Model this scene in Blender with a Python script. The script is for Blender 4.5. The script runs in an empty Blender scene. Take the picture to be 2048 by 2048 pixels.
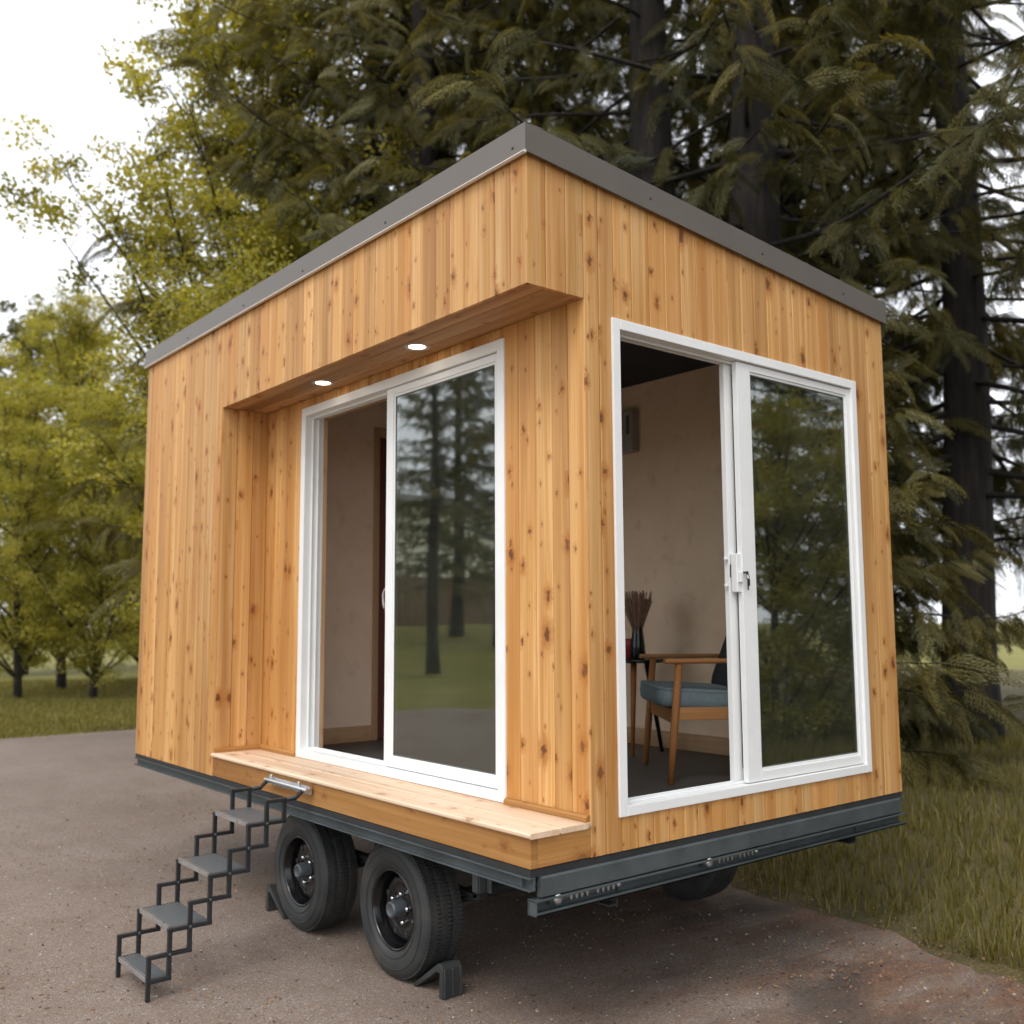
import bpy, math, random
import numpy as np
from mathutils import Vector, Matrix
random.seed(7); RNG = np.random.default_rng(7)
S = bpy.context.scene
COL = S.collection
PI = math.pi
def R(d): return math.radians(d)

# ------------------------------------------------------------------ helpers
class MB:
    """collects shapes with metre UVs (v runs along the grain) and a random value per piece"""
    def __init__(s): s.v=[]; s.f=[]; s.uv=[]; s.b=[]; s.sm=[]; s.mi=[]; s.m=0
    def face(s, idx, uv, bid, smooth=False):
        s.f.append(tuple(idx)); s.uv.extend(uv); s.b.append(bid); s.sm.append(smooth); s.mi.append(s.m)
    def prism(s, o, U, V, W, prof, L, bid=None, caps=True, L2=None, smooth=False, closed=True):
        """profile (u,v) in the U,V plane, extruded by L along W; L2(u) may bend the far end"""
        if bid is None: bid = random.random()
        o=Vector(o); U=Vector(U); V=Vector(V); W=Vector(W)
        flip = U.cross(V).dot(W) < 0
        area = sum(prof[i][0]*prof[(i+1)%len(prof)][1]-prof[(i+1)%len(prof)][0]*prof[i][1] for i in range(len(prof)))
        if area < 0: prof = prof[::-1]
        n=len(prof); k=len(s.v)
        for (a,b) in prof: s.v.append(tuple(o+U*a+V*b))
        for (a,b) in prof: s.v.append(tuple(o+U*a+V*b+W*(L2(a,b) if L2 else L)))
        per=0; acc=[0]
        for i in range(n):
            a=prof[i]; b=prof[(i+1)%n]; per+=math.hypot(a[0]-b[0],a[1]-b[1]); acc.append(per)
        def w0(i): return 0.0
        def w1(i): return L2(*prof[i]) if L2 else L
        for i in range(n if closed else n-1):
            j=(i+1)%n
            q=[k+i,k+j,k+n+j,k+n+i]; u=[(acc[i],0),(acc[i+1],0),(acc[i+1],w1(j)),(acc[i],w1(i))]
            if flip: q=q[::-1]; u=u[::-1]
            s.face(q,u,bid,smooth)
        if caps:
            a=list(range(k,k+n))[::-1]; ua=[(prof[i][0],prof[i][1]) for i in range(n)][::-1]
            b=list(range(k+n,k+2*n)); ub=[(prof[i][0],prof[i][1]) for i in range(n)]
            if flip: a=a[::-1]; ua=ua[::-1]; b=b[::-1]; ub=ub[::-1]
            s.face(a,ua,bid); s.face(b,ub,bid)
    def box(s, x0,x1,y0,y1,z0,z1, grain='z', bid=None):
        g={'x':((0,1,0),(0,0,1),(1,0,0)),'y':((0,0,1),(1,0,0),(0,1,0)),'z':((1,0,0),(0,1,0),(0,0,1))}[grain]
        d={'x':(y1-y0,z1-z0,x1-x0),'y':(z1-z0,x1-x0,y1-y0),'z':(x1-x0,y1-y0,z1-z0)}[grain]
        s.prism((x0,y0,z0),g[0],g[1],g[2],[(0,0),(d[0],0),(d[0],d[1]),(0,d[1])],d[2],bid)
    def tube(s, pts, r, n=10, bid=0.5, caps=True, radii=None):
        P=[Vector(p) for p in pts]; k=len(s.v); m=len(P)
        up=Vector((0,0,1))
        T=[(P[min(i+1,m-1)]-P[max(i-1,0)]).normalized() for i in range(m)]
        a=T[0].cross(up) if abs(T[0].z)<.95 else T[0].cross(Vector((1,0,0)))
        a.normalize(); L=0
        for i in range(m):
            a=(a-T[i]*a.dot(T[i])).normalized(); b=T[i].cross(a)
            rr=radii[i] if radii else r
            for j in range(n):
                t=2*PI*j/n; s.v.append(tuple(P[i]+a*math.cos(t)*rr+b*math.sin(t)*rr))
        for i in range(m-1):
            d=(P[i+1]-P[i]).length
            for j in range(n):
                q=[k+i*n+j,k+i*n+(j+1)%n,k+(i+1)*n+(j+1)%n,k+(i+1)*n+j]
                u=[(j*r*.6,L),((j+1)*r*.6,L),((j+1)*r*.6,L+d),(j*r*.6,L+d)]
                s.face(q[::1],u,bid,True)
            L+=d
        if caps:
            s.face([k+j for j in range(n)][::-1],[(0,0)]*n,bid); s.face([k+(m-1)*n+j for j in range(n)],[(0,0)]*n,bid)
    def lathe(s, o, A, X, prof, n=48, bid=.5, smooth=True, t0=0, t1=2*PI):
        """prof = [(axial, radius)...] about axis A starting at o"""
        o=Vector(o); A=Vector(A).normalized(); X=Vector(X).normalized(); Y=A.cross(X); k=len(s.v); m=len(prof)
        for (a,r) in prof:
            for j in range(n):
                t=t0+(t1-t0)*j/n; s.v.append(tuple(o+A*a+(X*math.cos(t)+Y*math.sin(t))*r))
        for i in range(m-1):
            for j in range(n):
                q=[k+i*n+j,k+i*n+(j+1)%n,k+(i+1)*n+(j+1)%n,k+(i+1)*n+j]
                s.face(q,[(prof[i][1]*t,prof[i][0]) for t in (0,1,1,0)],bid,smooth)
    def build(s, name, mat, parent=None, bevel=0, seg=2):
        me=bpy.data.meshes.new(name)
        me.from_pydata(s.v,[],s.f)
        uv=me.uv_layers.new(name='UVMap'); uv.data.foreach_set('uv',np.array(s.uv,dtype=np.float32).ravel())
        at=me.attributes.new('bid','FLOAT','FACE'); at.data.foreach_set('value',np.array(s.b,dtype=np.float32))
        me.polygons.foreach_set('use_smooth',s.sm)
        for m in (mat if isinstance(mat,(list,tuple)) else [mat]): me.materials.append(m)
        me.polygons.foreach_set('material_index',s.mi)
        me.update()
        o=bpy.data.objects.new(name,me); COL.objects.link(o)
        if parent: attach(o,parent)
        if bevel:
            b=o.modifiers.new('bevel','BEVEL'); b.width=bevel; b.segments=seg; b.limit_method='ANGLE'; b.angle_limit=R(35)
        return o
def attach(o,p):
    o.parent=p; o.matrix_parent_inverse=Matrix.Translation(p.matrix_world.translation).inverted() if False else p.matrix_basis.inverted()
def empty(name, loc=(0,0,0)):
    o=bpy.data.objects.new(name,None); o.location=loc; o.empty_display_size=.2; COL.objects.link(o); return o
def tag(o,label,cat,group=None):
    o['label']=label; o['category']=cat
    if group: o['group']=group
    return o
def kind(o,k,label=None,cat=None):
    o['kind']=k
    if label: o['label']=label
    if cat: o['category']=cat
    return o

# ------------------------------------------------------------------ materials
class NT:
    def __init__(s,name):
        s.m=bpy.data.materials.new(name); s.m.use_nodes=True; s.t=s.m.node_tree; s.t.nodes.clear()
        s.out=s.t.nodes.new('ShaderNodeOutputMaterial'); 
    def n(s,ty,ins=None,**kw):
        x=s.t.nodes.new('ShaderNode'+ty)
        for k,v in kw.items(): setattr(x,k,v)
        for k,v in (ins or {}).items():
            i=x.inputs[k]
            if isinstance(v,bpy.types.NodeSocket): s.t.links.new(v,i)
            else: i.default_value=v
        return x
    def math(s,op,a,b=0.0,c=0.0,clamp=False):
        x=s.n('Math',{0:a,1:b,2:c},operation=op); x.use_clamp=clamp; return x.outputs[0]
    def mix(s,f,a,b,bt='MIX'):
        x=s.n('Mix',data_type='RGBA',blend_type=bt); 
        for k,v in ((0,f),(6,a),(7,b)):
            if isinstance(v,bpy.types.NodeSocket): s.t.links.new(v,x.inputs[k])
            else: x.inputs[k].default_value=(tuple(v)+(1,) if isinstance(v,(tuple,list)) and len(v)==3 else v)
        return x.outputs[2]
    def ramp(s,f,stops,interp='LINEAR'):
        x=s.n('ValToRGB',{0:f}); r=x.color_ramp; r.interpolation=interp
        while len(r.elements)<len(stops): r.elements.new(.5)
        for e,(p,c) in zip(r.elements,stops):
            e.position=p; e.color=(c,c,c,1) if isinstance(c,(int,float)) else (tuple(c)+(1,) if len(c)==3 else c)
        return x.outputs[0]
    def noise(s,vec,scale,detail=3,rough=.55,dist=0,dim='3D'):
        return s.n('TexNoise',{'Vector':vec,'Scale':scale,'Detail':detail,'Roughness':rough,'Distortion':dist},noise_dimensions=dim)
    def bump(s,h,strength=.3,dist=.01):
        return s.n('Bump',{'Height':h,'Strength':strength,'Distance':dist}).outputs[0]
    def bsdf(s,col,rough=.5,metal=0,normal=None,**kw):
        ins={'Base Color':tuple(col)+(1,) if isinstance(col,(tuple,list)) and len(col)==3 else col,'Roughness':rough,'Metallic':metal}
        if normal is not None: ins['Normal']=normal
        for k,v in kw.items(): ins[k.replace('_',' ')]=v
        return s.n('BsdfPrincipled',ins).outputs[0]
    def done(s,sh): s.t.links.new(sh,s.out.inputs[0]); return s.m

def simple(name,col,rough=.5,metal=0,var=.12,scale=8,bump=.0,coat=0):
    t=NT(name); co=t.n('TexCoord').outputs['Object']
    nz=t.noise(co,scale,4,.6).outputs[0]
    c=t.mix(t.ramp(nz,[(.3,0),(.7,1)]),[x*(1-var) for x in col],[min(1,x*(1+var)) for x in col])
    rr=t.math('MULTIPLY_ADD',nz,.2,rough-.1)
    nn=t.bump(t.noise(co,scale*14,3).outputs[0],bump,.004) if bump else None
    kw={'Coat_Weight':coat} if coat else {}
    return t.done(t.bsdf(c,rr,metal,nn,**kw))

def cedar(name, light, mid, dark, knots=1.0, rough=.55, streak=1.0):
    t=NT(name)
    uv=t.n('UVMap',uv_map='UVMap').outputs[0]
    bid=t.n('Attribute',attribute_name='bid').outputs['Fac']
    off=t.n('CombineXYZ',{0:t.math('MULTIPLY',bid,37.3),1:t.math('MULTIPLY',bid,91.7),2:t.math('MULTIPLY',bid,11.1)}).outputs[0]
    co=t.n('VectorMath',{0:uv,1:off},operation='ADD').outputs[0]
    def layer(sx,sy,thr,base,vary,warp,wamp):
        kv=t.n('Mapping',{'Vector':co,'Scale':(sx,sy,1)}).outputs[0]
        kd=t.noise(co,warp,3,.65)
        kc=t.n('VectorMath',{0:kd.outputs['Color'],1:(.5,.5,.5)},operation='SUBTRACT').outputs[0]
        kv2=t.n('VectorMath',{0:kv,1:t.n('VectorMath',{0:kc,'Scale':wamp},operation='SCALE').outputs[0]},operation='ADD').outputs[0]
        vo=t.n('TexVoronoi',{'Vector':kv2,'Scale':1.0,'Randomness':1.0},voronoi_dimensions='2D')
        rnd=t.n('SeparateColor',{0:vo.outputs['Color']})
        keep=t.ramp(rnd.outputs[0],[(thr-.02,0),(thr+.02,1)])
        size=t.math('MULTIPLY_ADD',t.math('POWER',rnd.outputs[1],2.0),vary,base)
        dn=t.math('DIVIDE',vo.outputs['Distance'],size)
        core=t.math('MULTIPLY',t.math('MULTIPLY',t.ramp(dn,[(.55,1),(1.0,0)]),keep),t.math('MULTIPLY_ADD',rnd.outputs[2],.3,.7))
        halo=t.math('MULTIPLY',t.ramp(t.math('MULTIPLY',dn,.25),[(.12,1),(.75,0)],'EASE'),keep)
        return t.math('MULTIPLY',core,knots),t.math('MULTIPLY',halo,knots)
    c1,h1=layer(7.0,4.2,.40,.055,.095,38,.30)
    c2,h2=layer(13.0,8.0,.66,.06,.06,60,.22)
    core=t.math('MAXIMUM',c1,t.math('MULTIPLY',c2,.8)); halo=t.math('MAXIMUM',h1,t.math('MULTIPLY',h2,.5))
    bend=t.n('CombineXYZ',{0:t.math('MULTIPLY',halo,.014),1:0.0,2:0.0}).outputs[0]
    gco=t.n('VectorMath',{0:co,1:bend},operation='ADD').outputs[0]
    g1=t.noise(t.n('Mapping',{'Vector':gco,'Scale':(34,.75,1)}).outputs[0],1,4,.62,.5).outputs[0]
    g2=t.noise(t.n('Mapping',{'Vector':gco,'Scale':(150,1.6,1)}).outputs[0],1,3,.6,.3).outputs[0]
    g3=t.noise(t.n('Mapping',{'Vector':gco,'Scale':(11,.45,1)}).outputs[0],1,3,.5).outputs[0]
    g4=t.noise(t.n('Mapping',{'Vector':gco,'Scale':(55,.5,3)}).outputs[0],1,2,.5,.2).outputs[0]
    c=t.mix(t.ramp(g1,[(.33,0),(.64,1)]),light,mid)
    c=t.mix(t.math('MULTIPLY',t.ramp(g4,[(.56,0),(.64,1)]),.40*streak),c,[min(1,light[0]*1.22),min(1,light[1]*1.30),min(1,light[2]*1.5)])
    c=t.mix(t.math('MULTIPLY',t.ramp(g3,[(.46,0),(.66,1)]),.60*streak),c,dark)
    c=t.mix(t.math('MULTIPLY',t.ramp(g2,[(.5,0),(.72,1)]),.32*streak),c,dark)
    tone=t.ramp(t.math('FRACT',t.math('MULTIPLY',bid,17.31)),[(0,.80),(.3,.93),(.6,1.0),(1,1.10)])
    c=t.mix(1.0,c,tone,'MULTIPLY')
    red=t.ramp(t.math('FRACT',t.math('MULTIPLY',bid,5.77)),[(.6,0),(1,.5)])
    c=t.mix(red,c,[mid[0]*.88,mid[1]*.76,mid[2]*.66])
    c=t.mix(t.math('MULTIPLY',halo,.72),c,[dark[0]*1.0,dark[1]*.85,dark[2]*.65])
    c=t.mix(t.math('MULTIPLY',core,.92),c,[.11,.042,.016])
    h=t.math('SUBTRACT',t.math('MULTIPLY',g2,.6),t.math('MULTIPLY',core,.5))
    return t.done(t.bsdf(c,t.math('MULTIPLY_ADD',g2,.2,rough-.1),0,t.bump(h,.25,.002),Specular_IOR_Level=.3))

def glass(name):
    t=NT(name)
    fr=t.n('Fresnel',{'IOR':1.5}).outputs[0]
    f=t.math('MULTIPLY_ADD',fr,2.6,.10,clamp=True)
    co=t.n('TexCoord').outputs['Object']
    nn=t.bump(t.noise(co,1.6,1).outputs[0],.02,.02)
    gl=t.n('BsdfGlossy',{'Color':(.93,.97,.93,1),'Roughness':.02,'Normal':nn}).outputs[0]
    tr=t.n('BsdfTransparent',{'Color':(.84,.88,.83,1)}).outputs[0]
    sm=t.ramp(t.noise(co,2.3,5,.6).outputs[0],[(.35,.010),(.75,.034)])
    df=t.n('BsdfDiffuse',{'Color':(.50,.52,.42,1)}).outputs[0]
    return t.done(t.n('MixShader',{0:sm,1:t.n('MixShader',{0:f,1:tr,2:gl}).outputs[0],2:df}).outputs[0])

M={}
M['cedar']=cedar('cedar_siding',(.66,.395,.168),(.54,.268,.070),(.36,.138,.028))
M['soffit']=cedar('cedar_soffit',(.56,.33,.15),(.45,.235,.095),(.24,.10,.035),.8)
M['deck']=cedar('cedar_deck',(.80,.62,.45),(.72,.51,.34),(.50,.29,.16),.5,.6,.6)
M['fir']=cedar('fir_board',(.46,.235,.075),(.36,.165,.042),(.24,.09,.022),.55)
M['oak']=cedar('chair_wood',(.42,.20,.075),(.34,.15,.05),(.24,.10,.03),0)
M['trimwood']=cedar('pine_casing',(.58,.38,.22),(.50,.31,.17),(.40,.23,.12),.2)
M['vinyl']=simple('white_vinyl',(.80,.81,.80),.35,0,.03,5)
M['glass']=glass('window_glass')
M['bronze']=simple('bronze_metal_trim',(.125,.108,.090),.42,.2,.08,3)
M['drip']=simple('drip_edge_metal',(.74,.70,.64),.4,.0,.05,3)
M['greysteel']=simple('grey_painted_steel',(.058,.070,.073),.5,.1,.32,4,.12)
M['blacksteel']=simple('black_painted_steel',(.018,.02,.023),.4,.1,.2,12,.05)
M['underpaint']=simple('undercoat_black',(.02,.021,.022),.8,0,.3,10)
M['rubberseal']=simple('rubber_seal',(.10,.11,.10),.7,0,.1,10)
M['zinc']=simple('zinc_plate',(.62,.64,.66),.3,.9,.1,20)
M['chrome']=simple('chrome',(.75,.76,.78),.15,1,.03,5)
M['rimblack']=simple('gloss_black_rim',(.006,.006,.007),.22,.0,.2,6,0,.15)
M['hubgrey']=simple('hub_cap_grey',(.09,.10,.11),.4,.3,.1,20)
M['membrane']=simple('roof_membrane',(.12,.12,.12),.8,0,.1,3)
M['ceiling']=simple('dark_ceiling',(.02,.024,.03),.7,0,.1,3)
M['black']=simple('black_lacquer',(.012,.012,.014),.25,0,.1,5)
M['glaze']=simple('black_glazed_ceramic',(.014,.018,.02),.12,0,.1,5)
M['redwood']=simple('red_painted_door',(.13,.035,.025),.5,0,.15,2)
M['redpot']=simple('red_glaze',(.28,.02,.025),.3,0,.1,5)
M['heater']=simple('heater_white',(.36,.34,.32),.5,0,.03,5)
M['heatgrille']=simple('heater_grille',(.10,.10,.10),.5,0,.03,5)
M['stalk']=simple('dried_stalks',(.26,.15,.10),.8,0,.3,40)
M['cushion']=simple('blue_grey_fabric',(.155,.20,.225),.9,0,.12,60,.3)
M['navy']=simple('charcoal_fabric',(.018,.022,.03),.9,0,.12,60,.3)

def plywood():
    t=NT('plywood_wall'); co=t.n('TexCoord').outputs['Object']
    a=t.noise(co,2.2,5,.6,.8).outputs[0]; b=t.noise(co,9,3,.5).outputs[0]
    c=t.mix(t.ramp(a,[(.35,0),(.68,1)]),(.90,.69,.52),(.81,.60,.43))
    c=t.mix(t.math('MULTIPLY',t.ramp(b,[(.58,0),(.72,1)]),.45),c,(.62,.45,.31))
    return t.done(t.bsdf(c,.7))
M['ply']=plywood()
def floorwood():
    t=NT('grey_floor'); co=t.n('TexCoord').outputs['Object']
    br=t.n('TexBrick',{'Vector':t.n('Mapping',{'Vector':co,'Rotation':(0,0,0)}).outputs[0],'Scale':1.0,'Brick Width':1.2,'Row Height':.14,'Mortar Size':.002,'Color1':(.062,.06,.058,1),'Color2':(.085,.08,.076,1),'Mortar':(.02,.02,.02,1)}).outputs[0]
    g=t.noise(t.n('Mapping',{'Vector':co,'Scale':(3,60,1)}).outputs[0],1,3).outputs[0]
    return t.done(t.bsdf(t.mix(.4,br,t.ramp(g,[(.3,.04),(.7,.10)]),'MIX'),.5))
M['floor']=floorwood()
def tyre():
    t=NT('tyre_rubber'); co=t.n('TexCoord').outputs['Object']
    a=t.noise(co,7,4,.6).outputs[0]; b=t.noise(co,60,2).outputs[0]
    c=t.mix(t.ramp(a,[(.35,0),(.75,1)]),(.022,.024,.025),(.042,.043,.041))
    c=t.mix(t.math('MULTIPLY',t.ramp(t.noise(co,3.1,5,.65).outputs[0],[(.52,0),(.72,1)]),.5),c,(.075,.062,.05))
    return t.done(t.bsdf(c,.62,0,t.bump(b,.15,.002)))
M['tyre']=tyre()
def perforated():
    t=NT('perforated_steel'); uv=t.n('TexCoord').outputs['Object']
    s=t.n('VectorMath',{0:uv,'Scale':60.0},operation='SCALE').outputs[0]
    vo=t.n('TexVoronoi',{'Vector':s,'Scale':1.0,'Randomness':0.0},voronoi_dimensions='2D').outputs['Distance']
    hole=t.ramp(vo,[(.26,1),(.30,0)])
    b=t.bsdf((.15,.17,.18),.45,.3)
    return t.done(t.n('MixShader',{0:hole,1:b,2:t.n('BsdfTransparent').outputs[0]}).outputs[0])
M['perf']=perforated()
def ground():
    t=NT('driveway_gravel'); co=t.n('TexCoord').outputs['Object']
    vo=t.n('TexVoronoi',{'Vector':co,'Scale':150.0})
    vr=t.n('SeparateColor',{0:vo.outputs['Color']}).outputs[0]
    vo2=t.n('TexVoronoi',{'Vector':co,'Scale':46.0})
    vr2=t.n('SeparateColor',{0:vo2.outputs['Color']}).outputs[1]
    c=t.ramp(vr,[(0,(.180,.136,.108)),(.35,(.225,.174,.141)),(.7,(.262,.207,.171)),(.95,(.31,.255,.215)),(1,(.44,.39,.34))])
    c=t.mix(t.ramp(vr2,[(.84,0),(.96,.4)]),c,(.25,.145,.09))
    big=t.noise(co,.45,5,.6).outputs[0]
    c=t.mix(t.ramp(big,[(.35,0),(.65,1)]),c,t.mix(1.0,c,(.74,.70,.66),'MULTIPLY'))
    mot=t.noise(co,3.5,5,.65).outputs[0]
    c=t.mix(t.ramp(mot,[(.45,0),(.7,.5)]),c,t.mix(1.0,c,(.80,.70,.60),'MULTIPLY'))
    # brown needle litter drifts towards the verge
    sx=t.n('SeparateXYZ',{0:co})
    side=t.math('ADD',t.math('MULTIPLY',sx.outputs[0],.55),t.math('MULTIPLY',sx.outputs[1],-.35))
    side=t.ramp(t.math('MULTIPLY_ADD',side,.25,.25),[(.12,0),(.55,1)])
    lit=t.noise(t.n('Mapping',{'Vector':co,'Rotation':(0,0,R(20)),'Scale':(.7,2.6,1)}).outputs[0],1.1,6,.62,.3).outputs[0]
    lm=t.math('MULTIPLY',t.ramp(lit,[(.42,0),(.56,1)]),side)
    fine=t.noise(co,60,3,.7).outputs[0]
    lc=t.ramp(fine,[(.3,(.07,.036,.022)),(.5,(.17,.082,.046)),(.75,(.27,.15,.09))])
    c=t.mix(t.math('MULTIPLY',lm,.78),c,lc)
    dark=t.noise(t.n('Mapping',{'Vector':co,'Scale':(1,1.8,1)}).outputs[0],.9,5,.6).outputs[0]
    c=t.mix(t.math('MULTIPLY',t.math('MULTIPLY',t.ramp(dark,[(.5,0),(.65,1)]),side),.8),c,(.045,.04,.034))  # shade of the right-hand ground painted into the colour as dark patches
    h=t.math('ADD',vo.outputs['Distance'],t.math('MULTIPLY',lm,t.math('MULTIPLY',fine,.8)))
    return t.done(t.bsdf(c,.85,0,t.bump(h,.6,.006)))
M['ground']=ground()
def soil():
    t=NT('verge_soil'); co=t.n('TexCoord').outputs['Object']
    a=t.noise(co,1.5,6,.65).outputs[0]; b=t.noise(co,40,3,.6).outputs[0]
    c=t.mix(t.ramp(a,[(.35,0),(.65,1)]),(.13,.105,.035),(.07,.062,.02))
    c=t.mix(t.ramp(b,[(.4,0),(.7,.5)]),c,(.09,.06,.03))
    return t.done(t.bsdf(c,.95,0,t.bump(t.math('ADD',a,b),.6,.05)))
M['soil']=soil()
def lawn():
    t=NT('lawn_grass'); co=t.n('TexCoord').outputs['Object']
    a=t.noise(co,.5,8,.8).outputs[0]; b=t.noise(co,5,6,.8).outputs[0]
    c=t.mix(t.ramp(a,[(.35,0),(.65,1)]),(.25,.22,.035),(.14,.135,.02))
    c=t.mix(t.ramp(b,[(.4,0),(.7,.6)]),c,(.12,.10,.035))
    return t.done(t.bsdf(c,.95,0,t.bump(b,.8,.05)))
M['lawn']=lawn()
def leafmat(name,c1,c2,c3,trans=.35):
    t=NT(name); b=t.n('Attribute',attribute_name='bid').outputs['Fac']
    c=t.ramp(b,[(0,c1),(.55,c2),(1,c3)])
    d=t.n('BsdfDiffuse',{'Color':c}).outputs[0]
    tc=t.mix(1.0,c,(1.5,1.35,.6),'MULTIPLY')
    tr=t.n('BsdfTranslucent',{'Color':tc}).outputs[0]
    g=t.n('BsdfGlossy',{'Color':(.6,.65,.6,1),'Roughness':.55}).outputs[0]
    m=t.n('MixShader',{0:trans,1:d,2:tr}).outputs[0]
    return t.done(t.n('MixShader',{0:.05,1:m,2:g}).outputs[0])
M['cedarleaf']=leafmat('cedar_foliage',(.040,.043,.018),(.118,.104,.028),(.27,.22,.065),.35)
M['broadleaf']=leafmat('maple_foliage',(.15,.15,.025),(.32,.30,.045),(.50,.45,.10),.5)
M['farleaf']=leafmat('far_foliage',(.09,.095,.045),(.14,.14,.06),(.20,.19,.09),.4)
M['grass']=leafmat('grass_blades',(.085,.078,.013),(.16,.14,.022),(.28,.225,.07),.35)
def bark():
    t=NT('bark'); co=t.n('TexCoord').outputs['Object']
    a=t.noise(t.n('Mapping',{'Vector':co,'Scale':(14,14,1.6)}).outputs[0],1,5,.65,.4).outputs[0]
    c=t.ramp(a,[(.3,(.010,.009,.008)),(.55,(.026,.021,.018)),(.8,(.055,.043,.035))])
    return t.done(t.bsdf(c,.95,0,t.bump(a,.8,.03)))
M['bark']=bark()
M['fence']=cedar('weathered_fence',(.22,.13,.08),(.17,.10,.06),(.09,.05,.03),.1,.8)

# ------------------------------------------------------------------ camera
CAM=Vector((-2.4302,-2.8787,1.6746)); YAW,PIT,ROL,F=.6846,.10816,-.004656,1979.99
fw=Vector((math.sin(YAW)*math.cos(PIT),math.cos(YAW)*math.cos(PIT),math.sin(PIT)))
rt=Vector((math.cos(YAW),-math.sin(YAW),0)); up=rt.cross(fw)
r2=rt*math.cos(ROL)+up*math.sin(ROL); u2=-rt*math.sin(ROL)+up*math.cos(ROL)
cd=bpy.data.cameras.new('camera'); cam=bpy.data.objects.new('camera',cd); COL.objects.link(cam)
cd.sensor_width=36; cd.lens=F/2048*36; cd.dof.use_dof=True; cd.dof.focus_distance=4.35; cd.dof.aperture_fstop=1.9; cd.clip_start=.05; cd.clip_end=600
cam.matrix_world=Matrix(((r2.x,u2.x,-fw.x,CAM.x),(r2.y,u2.y,-fw.y,CAM.y),(r2.z,u2.z,-fw.z,CAM.z),(0,0,0,1)))
S.camera=cam
def polar(px,dist,z=0):
    """ground point seen in image column px (photo pixels) at a distance"""
    a=YAW+math.atan((px-1024)/F); return Vector((CAM.x+dist*math.sin(a),CAM.y+dist*math.cos(a),z))

# ------------------------------------------------------------------ the tiny house
W=2.60; LEN=4.30; ZT=3.640; SL=-.079; ZMB=3.524; ZS=2.990; ZL=.889; ZB=.755; D=.308; L1=2.94
DY0,DY1,DT=.520,2.462,2.939
WX0,WX1,WT,WB=.462,2.30,2.938,.887
XI=2.44; ZF=.852; ZC=3.27; YP=3.12
house=empty('tiny_house',(1.3,2.1,0))
tag(house,'cedar clad tiny house on a black trailer with white sliding doors and metal roof edge','tiny house')
def roofz(x): return ZT+SL*x

def board_prof(w,t=.018,c=.0035,gap=.0012):
    return [(gap,t),(gap,c),(gap+c,0),(w-gap-c,0),(w-gap,c),(w-gap,t)]
def clad(mb,plane,pos,a0,a1,z0,z1,n,sgn=1,zf=None):
    """vertical boards on plane x=pos (runs in y) or y=pos (runs in x); outer face at pos, thickness goes +sgn"""
    ws=np.array([1+random.uniform(-.06,.06) for _ in range(n)]); ws=ws/ws.sum()*(a1-a0); a=a0
    for w in ws:
        prof=board_prof(w)
        if plane=='x': o=(pos,a,z0); U=(0,1,0); V=(sgn,0,0)
        else: o=(a,pos,z0); U=(1,0,0); V=(0,sgn,0)
        if zf: L2=(lambda u,v,a=a: zf(a+u)-z0); mb.prism(o,U,V,(0,0,1),prof,0,L2=L2)
        else: mb.prism(o,U,V,(0,0,1),prof,z1-z0)
        a+=w
# fascia band over the porch and the solid rear of the side
m=MB(); clad(m,'x',0,0,L1,ZS,ZT-.03,28); clad(m,'x',0,L1,LEN,ZB,ZT-.03,13)
m.build('side_wall',M['cedar'],house)
m=MB(); clad(m,'y',0,.0035,D,ZS,0,3,zf=lambda x:roofz(x)-.03); 
clad(m,'y',0,D,WX0+.02,ZB,0,2,zf=lambda x:roofz(x)-.03)
clad(m,'y',0,WX0+.02,WX1-.02,WT-.02,0,17,zf=lambda x:roofz(x)-.03)
clad(m,'y',0,WX0+.02,WX1-.02,ZB,WB+.02,19)
clad(m,'y',0,WX1-.02,W,ZB,0,2,zf=lambda x:roofz(x)-.03)
m.build('end_wall',M['cedar'],house)
m=MB(); clad(m,'x',D,.0035,DY0+.02,ZL,ZS,5); clad(m,'x',D,DY0+.02,DY1-.02,DT-.02,ZS,18); clad(m,'x',D,DY1-.02,L1,ZL,ZS,5)
clad(m,'y',L1,0.004,D+.0045,ZL,ZS,3)
m.build('porch_wall',M['cedar'],house)
m=MB(); clad(m,'x',W,0.0035,LEN,ZB,roofz(W)-.03,40,sgn=-1); clad(m,'y',LEN,0,W,ZB,0,24,sgn=-1,zf=lambda x:roofz(x)-.03)
m.build('rear_wall',M['cedar'],house)
# soffit boards run along the house
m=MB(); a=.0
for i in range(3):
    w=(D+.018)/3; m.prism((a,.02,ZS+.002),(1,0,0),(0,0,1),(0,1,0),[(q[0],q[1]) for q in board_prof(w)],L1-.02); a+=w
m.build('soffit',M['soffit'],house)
# wall cores (framing and sheathing) so no light leaks
m=MB()
m.box(.0185,.10,.0185,L1,ZS+.022,ZT-.12); m.box(.0185,D+.10,.0185,.10,ZS+.022,ZC+.03)
m.box(D+.0185,.43,.0185,DY0+.01,ZF-.05,ZS); m.box(D+.0185,.43,DY1-.01,L1+.15,ZF-.05,ZS); m.box(D+.0185,.43,DY0+.01,DY1-.01,DT-.01,ZS)
m.box(.43,WX0+.01,.0185,.12,ZF-.05,3.30); m.box(WX1-.01,W-.0185,.0185,.12,ZF-.05,3.30); m.box(WX0+.01,WX1-.01,.0185,.12,WT-.01,3.30); m.box(WX0+.01,WX1-.01,.0185,.12,ZB+.01,WB+.01)
m.box(.0185,D,L1+.0185,L1+.12,ZB+.01,3.4); m.box(.0185,.12,L1+.12,LEN-.0185,ZB+.01,3.4); m.box(.12,W-.0185,LEN-.12,LEN-.0185,ZB+.01,3.33)
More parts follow.
